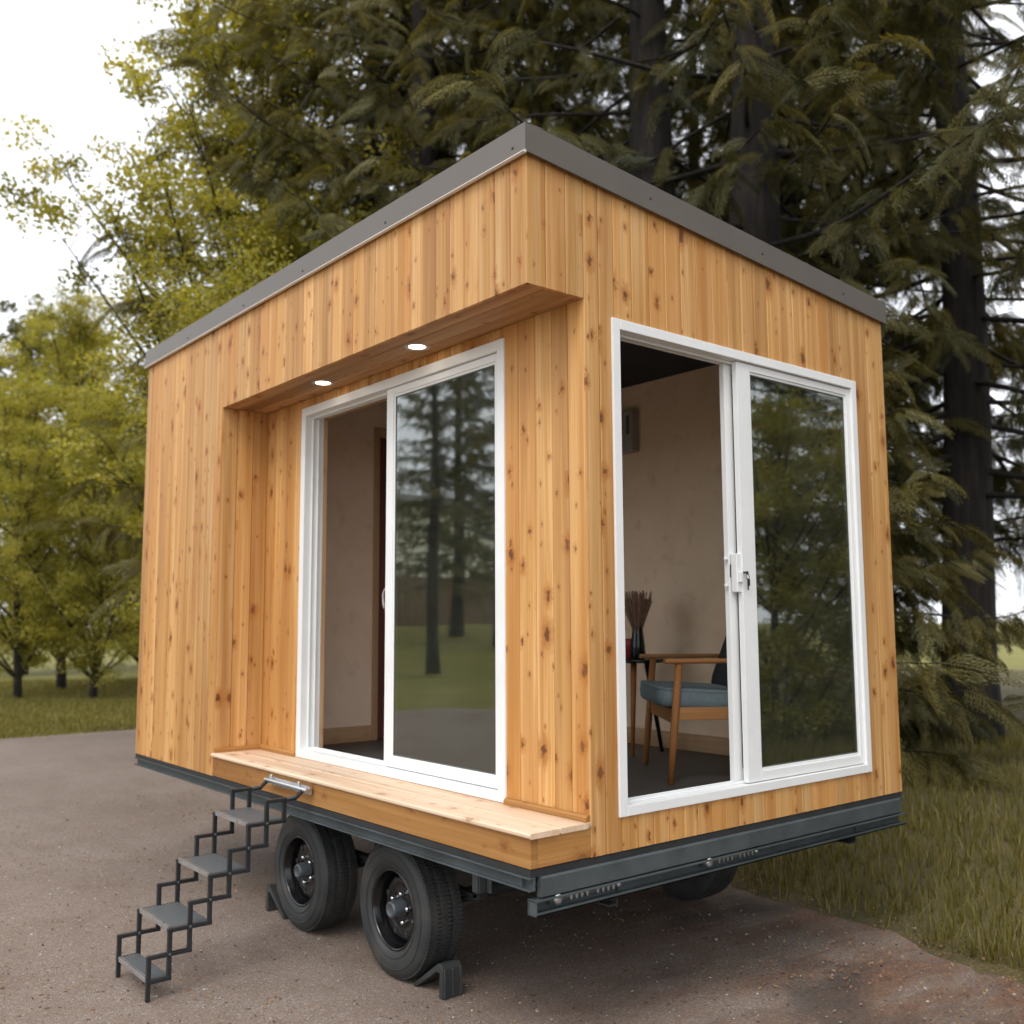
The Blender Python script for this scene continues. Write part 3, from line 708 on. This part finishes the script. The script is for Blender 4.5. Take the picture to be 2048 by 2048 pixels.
def vergez(x,y):
    d=max(0,x-edge_x(y)-max(0,y-4.5)*.9); return -.028+min(.22,d*.16)+.03*math.sin(x*2.1+y)*min(1,d)
vg=terrain('verge',M['soil'],2.3,26,-22,22,120,vergez); kind(vg,'structure')
def blades(name,pts,h0,h1,wd,mat,label):
    n=len(pts); P=np.array(pts); a=RNG.uniform(0,2*PI,n); h=RNG.uniform(h0,h1,n)*RNG.uniform(.5,1,n); w=wd*RNG.uniform(.6,1.3,n)
    lean=RNG.uniform(0,.55,n)*h; b=RNG.uniform(0,2*PI,n)
    dx=np.cos(a)*w;dy=np.sin(a)*w; lx=np.cos(b)*lean; ly=np.sin(b)*lean
    V=np.zeros((n,5,3))
    V[:,0]=P+np.stack([-dx,-dy,0*dx],1); V[:,1]=P+np.stack([dx,dy,0*dx],1)
    V[:,2]=P+np.stack([dx*.7+lx*.35,dy*.7+ly*.35,h*.55],1); V[:,3]=P+np.stack([-dx*.7+lx*.35,-dy*.7+ly*.35,h*.55],1)
    V[:,4]=P+np.stack([lx,ly,h],1)
    me=bpy.data.meshes.new(name); me.vertices.add(n*5); me.vertices.foreach_set('co',V.ravel().astype(np.float32))
    idx=np.arange(n)[:,None]*5
    q=(idx+np.array([0,1,2,3])).ravel(); t=(idx+np.array([3,2,4])).ravel()
    loops=np.concatenate([q,t]); me.loops.add(len(loops)); me.loops.foreach_set('vertex_index',loops.astype(np.int32))
    me.polygons.add(2*n); st_=np.concatenate([np.arange(n)*4,4*n+np.arange(n)*3]); me.polygons.foreach_set('loop_start',st_.astype(np.int32))
    try: me.polygons.foreach_set('loop_total',np.concatenate([np.full(n,4),np.full(n,3)]).astype(np.int32))
    except Exception: pass
    at=me.attributes.new('bid','FLOAT','FACE'); r=RNG.random(n); at.data.foreach_set('value',np.concatenate([r,r]).astype(np.float32))
    me.update(calc_edges=True); me.materials.append(mat); o=bpy.data.objects.new(name,me); COL.objects.link(o); kind(o,'stuff',label); return o
pts=[]
while len(pts)<60000:
    x=2.6+random.random()**1.5*9; y=random.uniform(-7,9); e=edge_x(y)+max(0,y-4.5)*.9
    if x<e+random.gauss(.03,.09): continue
    if random.random()<.25*math.sin(x*3+1)*math.sin(y*2.7)+.1: continue
    pts.append((x,y,vergez(x,y)-.01))
blades('grass',pts,.08,.22,.005,M['grass'],'yellow green grass growing along the verge beyond the trailer')

def scatter(name,n,pos,size,mat,label,flat=True):
    P=np.array([pos() for _ in range(n)]); s_=size*RNG.uniform(.5,1.6,n); a=RNG.uniform(0,2*PI,n); el=RNG.uniform(.18,.6,n) if flat else RNG.uniform(.6,1,n)
    tx=RNG.normal(0,.25,n); ty=RNG.normal(0,.25,n); h=np.abs(s_)*(.25 if flat else .55)
    u=np.stack([np.cos(a),np.sin(a),tx],1)*s_[:,None]; v=np.stack([-np.sin(a),np.cos(a),ty],1)*(s_*el)[:,None]
    if flat:
        P[:,2]+=h+.001; V=np.stack([P-u,P+v,P+u,P-v],1); me=quadmesh(name,V,RNG.random(n),mat)
    else:
        z=np.zeros((n,3)); z[:,2]=h; P[:,2]+=.0; top=[P+z-u*.5-v*.5,P+z*.9+u*.5-v*.6,P+z+u*.55+v*.5,P+z*.85-u*.5+v*.55]; bot=[P-u-v,P+u-v,P+u+v,P-u+v]
        Q=[top]+[[bot[i],bot[(i+1)%4],top[(i+1)%4],top[i]] for i in range(4)]
        V=np.concatenate([np.stack(q,1) for q in Q]); r=RNG.random(n); me=quadmesh(name,V,np.tile(r,5),mat)
    o=bpy.data.objects.new(name,me); COL.objects.link(o); kind(o,'stuff',label); return o
def litmat(name,cs):
    t=NT(name); b=t.n('Attribute',attribute_name='bid').outputs['Fac']
    return t.done(t.bsdf(t.ramp(b,cs),.85))
M['litter']=litmat('fallen_litter',[(0,(.05,.025,.012)),(.4,(.16,.07,.03)),(.75,(.28,.13,.05)),(1,(.30,.21,.09))])
M['pebble']=litmat('loose_stone',[(0,(.10,.08,.065)),(.5,(.22,.18,.15)),(.85,(.32,.28,.24)),(1,(.5,.46,.42))])
def litpos():
    while True:
        y=random.uniform(-6,7); e=edge_x(y); d=abs(random.gauss(0,1))**1.3*1.1
        x=e+.25-d
        if random.random()<.35: x=random.uniform(-4,3.4); 
        if random.random()<.5+.5*math.sin(x*2.3+y*3.1)*math.sin(y*1.7-x): return (x,y,max(0.0,vergez(x,y)) if x>e else 0.0)
def pebpos(): return (random.uniform(-6,3.0),random.uniform(-3.5,7),0.0)

pts=[]
while len(pts)<26000:
    p=polar(random.uniform(-60,330),10+22*random.random()**1.2)
    xl=-14+1.2*math.sin(p.y*.35)+max(0,p.y-6)*1.0
    if p.y<13.1 and p.x>xl+random.uniform(-.3,.1): continue
    pts.append((p.x,p.y,max(-.03,farz(p.x,p.y)) if False else -.03))
blades('lawn_blades',pts,.05,.13,.007,M['grass'],'short lawn grass left of the house')

# ------------------------------------------------------------------ trees
def quadmesh(name,V,bid,mat):
    """V: (n,4,3)"""
    n=len(V); me=bpy.data.meshes.new(name); me.vertices.add(n*4); me.vertices.foreach_set('co',V.reshape(-1).astype(np.float32))
    me.loops.add(n*4); me.loops.foreach_set('vertex_index',np.arange(n*4,dtype=np.int32)); me.polygons.add(n)
    me.polygons.foreach_set('loop_start',(np.arange(n)*4).astype(np.int32))
    try: me.polygons.foreach_set('loop_total',np.full(n,4,dtype=np.int32))
    except Exception: pass
    at=me.attributes.new('bid','FLOAT','FACE'); at.data.foreach_set('value',bid.astype(np.float32))
    me.update(calc_edges=True); me.materials.append(mat); return me
def shoot(p,d,side,L,w):
    """narrow diamond"""
    return np.array([p,p+d*L*.45+side*w,p+d*L,p+d*L*.45-side*w])
def cedar_spray(L=.62,n=17,seed=0):
    r=np.random.default_rng(seed); out=[]
    for i in range(n):
        t=(i+1)/n; x=L*(t*.62); z=-L*(.10*t+.55*t*t)   # arching then hanging
        p=np.array([x,0,z]); tan=np.array([.62,0,-(.10+1.1*t)]); tan/=np.linalg.norm(tan)
        ln=.24*L*(1-.75*t**1.6)+.03
        for s in (-1,1):
            d=tan*.62+np.array([0,s*.80,0])+np.array([0,0,-.30]); d+=r.normal(0,.09,3); d/=np.linalg.norm(d)
            side=np.cross(d,[0,0,1]); side/=np.linalg.norm(side)+1e-6
            out.append(shoot(p,d,side,ln,.008))
            m=3
            for k in range(1,m+1):
                q=p+d*ln*k/(m+.6)+np.array([0,0,-.012*k])
                for s2 in (-1,1):
                    e=d*.75+side*s2*.55+np.array([0,0,-.45])+r.normal(0,.12,3); e/=np.linalg.norm(e)
                    sd=np.cross(e,[.2,.1,1]); sd/=np.linalg.norm(sd)+1e-6
                    out.append(shoot(q,e,sd,ln*.48*(1-.14*k)+.01,.0075))
        out.append(shoot(p-tan*L/n,tan,np.array([0,1.,0]),L/n*1.3,.006))
    return np.array(out)
scatter('leaf_litter',30000,litpos,.0085,M['litter'],'rusty brown fallen needles and leaf bits on the driveway')
scatter('loose_gravel',9000,pebpos,.0045,M['pebble'],'small loose stones on the driveway',False)
SPRAYS=[cedar_spray(.62,15,1),cedar_spray(.50,13,2),cedar_spray(.78,16,3)]
def rot_to(dirs,rolls):
    """matrices whose x axis follows dirs, z about up"""
    d=dirs/np.linalg.norm(dirs,axis=1,keepdims=True); upv=np.tile([0,0,1.],(len(d),1))
    y=np.cross(upv,d); y/=np.linalg.norm(y,axis=1,keepdims=True)+1e-9; z=np.cross(d,y)
    c=np.cos(rolls)[:,None]; s=np.sin(rolls)[:,None]; y2=y*c+z*s; z2=-y*s+z*c
    return np.stack([d,y2,z2],2)
def make_cedar(name,H,z0,reach,nl,seed,nsp,mat,trunk_r,lean=(0,0),thin=1.0):
    r=np.random.default_rng(seed); Vs=[];Bs=[]; tm=MB()
    tp=[(lean[0]*(max(z,0)/H)**1.3+.05*math.sin(z*.6+seed),lean[1]*(max(z,0)/H)**1.3+.05*math.cos(z*.5+seed),z) for z in np.linspace(-.3,H,14)]
    tr=[trunk_r*(1.25 if i==0 else 1)*(1-i/13)**.8+.012 for i in range(14)]
    tm.tube(tp,trunk_r,16,radii=tr)
    P=[];Dr=[];Sc=[];Bd=[]
    for i in range(nl):
        t=i/nl; z=z0+(H-z0)*t**.95; a=i*2.399+r.uniform(-.5,.5); L=reach*(1-t)**.75*r.uniform(.6,1.15)+.5
        i0=int(np.clip((z+.3)/(H+.3)*13,0,12)); cx,cy=tp[i0][0],tp[i0][1]
        dirv=np.array([math.cos(a),math.sin(a)]); pts=[]
        nseg=9; bow=r.uniform(.18,.34)
        for k in range(nseg+1):
            s=k/nseg; wob=.05*math.sin(s*7+i)*L*.3
            pts.append((cx+dirv[0]*L*s-dirv[1]*wob,cy+dirv[1]*L*s+dirv[0]*wob,z-bow*L*s+.20*L*s**2.6+.04*math.sin(s*9+i)))
        tm.tube(pts,.03,5,radii=[max(.004,.005+.0075*L*(1-k/nseg)) for k in range(nseg+1)],caps=False)
        pts=np.array(pts); tone=r.uniform(-.15,.15)
        m=int(nsp*L/reach*r.uniform(.8,1.2))+4
        s=r.uniform(.18,1,m)**.8; idx=s*nseg; f0=np.clip(np.floor(idx).astype(int),0,nseg-1); fr=(idx-f0)[:,None]
        p=pts[f0]*(1-fr)+pts[f0+1]*fr; tan=pts[f0+1]-pts[f0]; tan/=np.linalg.norm(tan,axis=1,keepdims=True)
        sd=np.where(r.random(m)<.5,-1,1); perp=np.stack([-dirv[1]*np.ones(m),dirv[0]*np.ones(m),np.zeros(m)],1)
        d=tan*r.uniform(.1,1.1,(m,1))+perp*(sd*r.uniform(.5,1.1,m))[:,None]+np.stack([np.zeros(m),np.zeros(m),r.uniform(-.45,.2,m)],1)
        P.append(p+r.normal(0,.04,(m,3))); Dr.append(d); Sc.append(r.uniform(.42,1.0,m)*(1.15-.3*s)); Bd.append(np.clip(.42+tone+r.normal(0,.16,m)+.18*(s-.5),0,1))
        # tip spray
        P.append(pts[-1:]);Dr.append(tan[:1]*0+(pts[-1]-pts[-2])[None]);Sc.append(np.array([1.0]));Bd.append(np.array([.6]))
    P=np.concatenate(P);Dr=np.concatenate(Dr);Sc=np.concatenate(Sc);Bd=np.concatenate(Bd)
    keep=r.random(len(P))<thin; P,Dr,Sc,Bd=P[keep],Dr[keep],Sc[keep],Bd[keep]
    Mx=rot_to(Dr,r.normal(0,.65,len(P))); ch_=r.integers(0,len(SPRAYS),len(P))
    for c in range(len(SPRAYS)):
        k=ch_==c
        if not k.any(): continue
        T=SPRAYS[c]; V=np.einsum('nij,qvj->nqvi',Mx[k],T)*Sc[k][:,None,None,None]+P[k][:,None,None,:]
        Vs.append(V.reshape(-1,4,3)); Bs.append(np.repeat(Bd[k],len(T))+RNG.normal(0,.05,len(T)*k.sum()))
    me=quadmesh(name+'_crown',np.concatenate(Vs),np.clip(np.concatenate(Bs),0,1),mat)
    t0=tm.build('trunk',M['bark']); tme=t0.data; bpy.data.objects.remove(t0)
    return tme,me
def make_broad(name,H,z0,rad,nb,seed,nleaf,mat,trunk_r,lsize=.05):
    r=np.random.default_rng(seed); tm=MB()
    tp=[(.12*math.sin(z*.5+seed),.1*math.cos(z*.45+seed),z) for z in np.linspace(-.3,H*.92,12)]
    tm.tube(tp,trunk_r,12,radii=[trunk_r*(1-i/12)**.8+.01 for i in range(12)])
    C=[]
    for i in range(nb):
        t=(i+.5)/nb; z=z0+(H-z0)*t; a=i*2.399+r.uniform(-.4,.4); rr=rad*math.sin(PI*min(1,(t*.86+.14)))**.6*r.uniform(.55,1.1)
        k=int(np.clip((z-.6*rr)/H*11,1,10)); b=np.array(tp[k]); e=np.array([tp[k][0]+rr*math.cos(a),tp[k][1]+rr*math.sin(a),z+.15*rr])
        mid=(b+e)/2+np.array([0,0,-.08*rr]); tm.tube([tuple(b),tuple(mid),tuple(e)],.03,5,radii=[.02+.012*rr,.014+.006*rr,.006],caps=False)
        for q in range(9):
            s=r.uniform(.3,1.12); c=b*(1-s)**2+2*mid*s*(1-s)+e*s*s+r.normal(0,.24,3)*(.6+.25*rr); C.append((c,r.uniform(.22,.55)))
            tm.tube([tuple(b*(1-min(s,1))+e*min(s,1)),tuple(c)],.008,4,radii=[.008,.003],caps=False)
    per=nleaf//len(C); V=[];B=[]
    for (c,cr) in C:
        n=int(per*r.uniform(.5,1.5)); p=r.normal(0,1,(n,3)); p/=np.linalg.norm(p,axis=1,keepdims=True); p*= (r.random((n,1))**.45)*cr*np.array([1.15,1.15,.7]); p+=c
        nrm=r.normal(0,1,(n,3))+np.array([0,0,.9]); nrm/=np.linalg.norm(nrm,axis=1,keepdims=True); a=np.cross(nrm,r.normal(0,1,(n,3))); a/=np.linalg.norm(a,axis=1,keepdims=True); b=np.cross(nrm,a)
        L=(lsize*r.uniform(.6,1.4,n))[:,None]
        V.append(np.stack([p-a*L,p+b*L*.6,p+a*L,p-b*L*.6],1)); B.append(np.clip(r.uniform(.2,.8)+r.normal(0,.15,n),0,1))
    me=quadmesh(name+'_crown',np.concatenate(V),np.concatenate(B),mat)
    t0=tm.build('trunk',M['bark']); tme=t0.data; bpy.data.objects.remove(t0)
    return tme,me
K={}
K['cedarA']=make_cedar('cedar_a',16,2.6,4.2,155,11,42,M['cedarleaf'],.30)
K['cedarB']=make_cedar('cedar_b',18,3.2,4.6,155,23,42,M['cedarleaf'],.33,(.4,.2))
K['cedarThin']=make_cedar('cedar_c',19,5.8,4.2,95,37,34,M['cedarleaf'],.40,thin=.85)
K['sparse']=make_cedar('cedar_e',17,3.0,3.6,75,44,20,M['cedarleaf'],.24,thin=.7)
K['young']=make_cedar('cedar_d',6.4,.8,2.1,85,51,34,M['cedarleaf'],.09)
K['maple']=make_broad('maple_a',12,2.6,3.0,70,5,95000,M['broadleaf'],.14,.039)
K['mapleB']=make_broad('maple_b',9,1.6,2.6,56,9,70000,M['broadleaf'],.11,.036)
K['far']=make_broad('far_a',15,2.0,4.2,60,15,42000,M['farleaf'],.22,.09)
def tree(kind_,name,label,cat,loc,rz=0,sc=1,group=None):
    e=empty(name,loc); e.rotation_euler=(0,0,rz); e.scale=(sc,sc,sc); tag(e,label,cat,group)
    for nm,me in zip(('trunk','crown'),K[kind_]):
        o=bpy.data.objects.new(nm,me); COL.objects.link(o); o.parent=e
    return e
GB='cedars behind the tiny house'
TR=[('cedarThin','cedar_tree','tall cedar whose thick bare trunk stands right of the roof corner',polar(1318,12.5),0,1.0,GB),
('cedarThin','cedar_tree','tall cedar with broad dark trunk near the right end of the roof',polar(1530,11.6),2.1,1.0,GB),
('young','young_cedar','young cedar with drooping sprays rising just above the right roof edge',polar(1440,10.8),.4,.86,None),
('young','young_cedar','young cedar with pale sprays beyond the far end of the right roof edge',polar(1625,10.2),2.2,.80,None),
('young','young_cedar','young cedar peeping over the roof edge left of the roof corner',polar(940,11.6),3.2,.95,None),
('cedarA','cedar_tree','dense cedar with hanging limbs above the roof corner',polar(1080,15.5),.7,1.0,GB),
('cedarB','cedar_tree','dark full cedar left of the roof corner with arching limbs',polar(860,14.5),1.9,1.0,GB),
('cedarA','cedar_tree','broad cedar whose limbs reach out against the white sky',polar(735,16.0),3.6,.92,GB),
('cedarB','cedar_tree','cedar standing farthest right with limbs over the grass verge',polar(1930,13.5),4.2,1.0,GB),
('sparse','cedar_tree','thin cedar in deep shade between the two bare trunks',polar(1405,19),5.0,.95,GB),
('cedarA','cedar_tree','cedar closing the gap right of the broad dark trunk',polar(1690,19),.3,1.1,GB),
('cedarB','cedar_tree','shaded cedar behind the roof corner trees',polar(980,21),2.5,1.15,GB),
('maple','maple_tree','yellow green maple with loose branches against the sky at upper left',polar(500,15.5),0,1.02,None),
('mapleB','maple_tree','low bright yellow green maple just above the left roof edge',polar(545,13.2),1.4,.80,None),
('maple','maple_tree','yellow green maple glowing behind the cedar trunks',polar(1215,21),2.4,.9,None),
('maple','maple_tree','yellow green maple showing between the two broad trunks',polar(1440,24),.9,.95,None),
('far','distant_tree','pale hazy tree low on the left horizon',polar(455,34),.6,.66,None),
('far','distant_tree','pale distant tree beyond the left end of the roof',polar(300,40),2.6,.70,None),
('far','distant_tree','distant broad tree at the far left edge',polar(60,36),4.0,.80,None),
('mapleB','maple_tree','small maple at the driveway edge left of the house',polar(200,24),3.0,.75,None),
('cedarA','cedar_tree','cedar to the right of the driveway opposite the end wall',(12.5,-9.0,0),1.2,.9,'cedars mirrored in the glass'),
('cedarB','cedar_tree','cedar farther along the right side of the driveway',(12.5,-2.6,0),2.2,.9,'cedars mirrored in the glass'),
('cedarA','cedar_tree','unseen cedar added on the right side of the driveway to block sky light',(6.0,-10.5,0),3.0,.95,'cedars mirrored in the glass'),  # out of view, added to block the sky and darken the right-hand ground
('mapleB','maple_tree','bushy yellow green maple on the right verge opposite the end wall',(8.4,-4.9,-.9),.2,.6,None),
('mapleB','maple_tree','low maple on the right verge before the tall cedars',(10.4,-4.1,-.9),1.2,.7,None),
('sparse','cedar_tree','cedar with clear trunk on the far side of the driveway',(-14.0,21.8,.3),.3,.8,'cedars mirrored in the glass'),
('cedarB','cedar_tree','broad crowned cedar beside the plank fence across the driveway',(-20.5,29.5,1.0),2.0,.85,'cedars mirrored in the glass'),
('sparse','cedar_tree','tall cedar at the end of the plank fence',(-19.6,25.6,1.0),4.3,1.0,'cedars mirrored in the glass'),
('cedarA','cedar_tree','dark cedar directly behind the broad dark trunk',polar(1610,17),4.0,1.05,GB),
('cedarB','cedar_tree','unseen cedar added close to the right of the camera to cut light',(7.0,-10.8,0),5.5,.9,'cedars mirrored in the glass'),  # second out-of-view cedar, put in to hold back light from this side
('mapleB','maple_tree','bushy maple at the far edge of the lawn left of the house',polar(40,25),0.4,.8,None),
('mapleB','maple_tree','rounded maple behind the lawn nearest the house end',polar(300,29),5.0,.85,None),
('maple','maple_tree','loose tall maple at the left edge of the view',polar(130,28),1.9,.85,None),
]
for i,(k,nm,lb,p,rz,sc,gr) in enumerate(TR): tree(k,nm,lb,('cedar tree' if 'cedar' in nm else 'tree'),tuple(p),rz,sc,gr)
# leaning slim trunk right of the roof corner
m=MB(); p=polar(1150,11.5); q=[]
for i in range(17):
    z=i*.44; q.append((p.x-.10*math.sin(z*.5)-.006*z*z,p.y+.08*math.sin(z*.4),z-.1))
m.tube(q,.14,12,radii=[.15-.008*i for i in range(17)])
for (z,a,l) in ((11.2,.4,1.8),(12.9,2.6,1.5),(14.6,4.6,1.7),(15.4,1.2,1.4)):
    b=Vector(q[int(z)]); m.tube([tuple(b),tuple(b+Vector((math.cos(a)*l*.5,math.sin(a)*l*.5,.45))),tuple(b+Vector((math.cos(a)*l,math.sin(a)*l,.5)))],.03,6,radii=[.04,.025,.01])
sn=m.build('bare_tree',M['bark']); tag(sn,'slim bare leaning tree trunk behind the roof corner','tree')
# plank fence across the drive (mirrored in the door glass)
fe=empty('plank_fence',(-20,33,1.3)); tag(fe,'weathered brown plank fence across the driveway mirrored in the door glass','fence')
m=MB(); P0=Vector((-36,33,1.3)); P1=Vector((-5,40,1.3)); dv=(P1-P0).normalized(); L=(P1-P0).length; nrm=Vector((-dv.y,dv.x,0))
x=0
while x<L: m.prism(P0+dv*x,dv,nrm,(0,0,1),[(0,0),(.135,0),(.135,.022),(0,.022)],2.4+random.uniform(-.03,.03)); x+=.15
m.build('fence_boards',M['fence'],fe)
m=MB()
for z in (.4,1.9): m.prism(P0+Vector((0,0,z)),nrm,(0,0,1),dv,[(.023,0),(.07,0),(.07,.09),(.023,.09)],L)
m.build('fence_rail',M['fence'],fe)

def farz(x,y):
    d=max(0,((-x-1.5)*.52+(y-2)*.85)-24.0); return -.026+min(1.45,d*.11)+.05*math.sin(x*.9+y*.7)*min(1,d*.3)
fv=terrain('lawn',M['lawn'],-60,6,14,90,70,farz); kind(fv,'structure')
bh=empty('cream_house',(-22,52,1.3)); tag(bh,'pale cream house beyond the plank fence mirrored in the door glass','house')
m=MB(); m.box(-46,-12,50,57,1.2,9.0); m.build('wall',simple('cream_siding',(.80,.79,.62),.8,0,.05,2),bh)
m=MB(); m.prism((-47,49.2,9.0),(0,1,0),(0,0,1),(1,0,0),[(0,0),(4.3,1.2),(8.6,0)],36); m.build('roof',simple('shingle_roof',(.10,.09,.08),.8,0,.1,2),bh)
for x in (-30,-25.5,-21,-16.5): m=MB(); m.box(x,x+1.3,49.93,49.99,3.0,4.8); m.build('window',M['glass'],bh)

# ------------------------------------------------------------------ light
w=bpy.data.worlds.new('World'); S.world=w; w.use_nodes=True; nt=w.node_tree
bg=nt.nodes['Background']; sky=nt.nodes.new('ShaderNodeTexSky'); sky.sky_type='NISHITA'; sky.sun_disc=False
SUN_AZ,SUN_EL=R(-118),R(52)      # azimuth measured from +Y towards +X
sky.sun_elevation=SUN_EL; sky.sun_rotation=SUN_AZ; sky.dust_density=3; sky.air_density=1.0
hs=nt.nodes.new('ShaderNodeHueSaturation'); hs.inputs['Saturation'].default_value=.22; hs.inputs['Value'].default_value=1.0
nt.links.new(sky.outputs[0],hs.inputs['Color']); mx=nt.nodes.new('ShaderNodeMix'); mx.data_type='RGBA'; mx.inputs[0].default_value=.72; mx.inputs[7].default_value=(9.0,9.3,9.9,1)
nt.links.new(hs.outputs[0],mx.inputs[6]); nt.links.new(mx.outputs[2],bg.inputs[0]); bg.inputs[1].default_value=.15
sd=bpy.data.lights.new('sun','SUN'); sd.energy=.9; sd.angle=R(22); sd.color=(1,.95,.88); so=bpy.data.objects.new('sun',sd); COL.objects.link(so)
dirv=Vector((math.sin(SUN_AZ)*math.cos(SUN_EL),math.cos(SUN_AZ)*math.cos(SUN_EL),math.sin(SUN_EL)))
so.rotation_euler=dirv.to_track_quat('Z','Y').to_euler()
S.view_settings.view_transform='Standard'; S.view_settings.look='None'; S.view_settings.gamma=1; S.view_settings.exposure=.42
S.render.engine='CYCLES'; S.cycles.max_bounces=7; S.cycles.diffuse_bounces=5; S.cycles.glossy_bounces=3; S.cycles.use_adaptive_sampling=True; S.cycles.adaptive_threshold=.02; S.cycles.transparent_max_bounces=16; S.cycles.use_denoising=True
try: S.cycles.denoiser='OPENIMAGEDENOISE'
except Exception: pass
S.cycles.sample_clamp_indirect=4
S.unit_settings.system='METRIC'
bpy.context.view_layer.update()
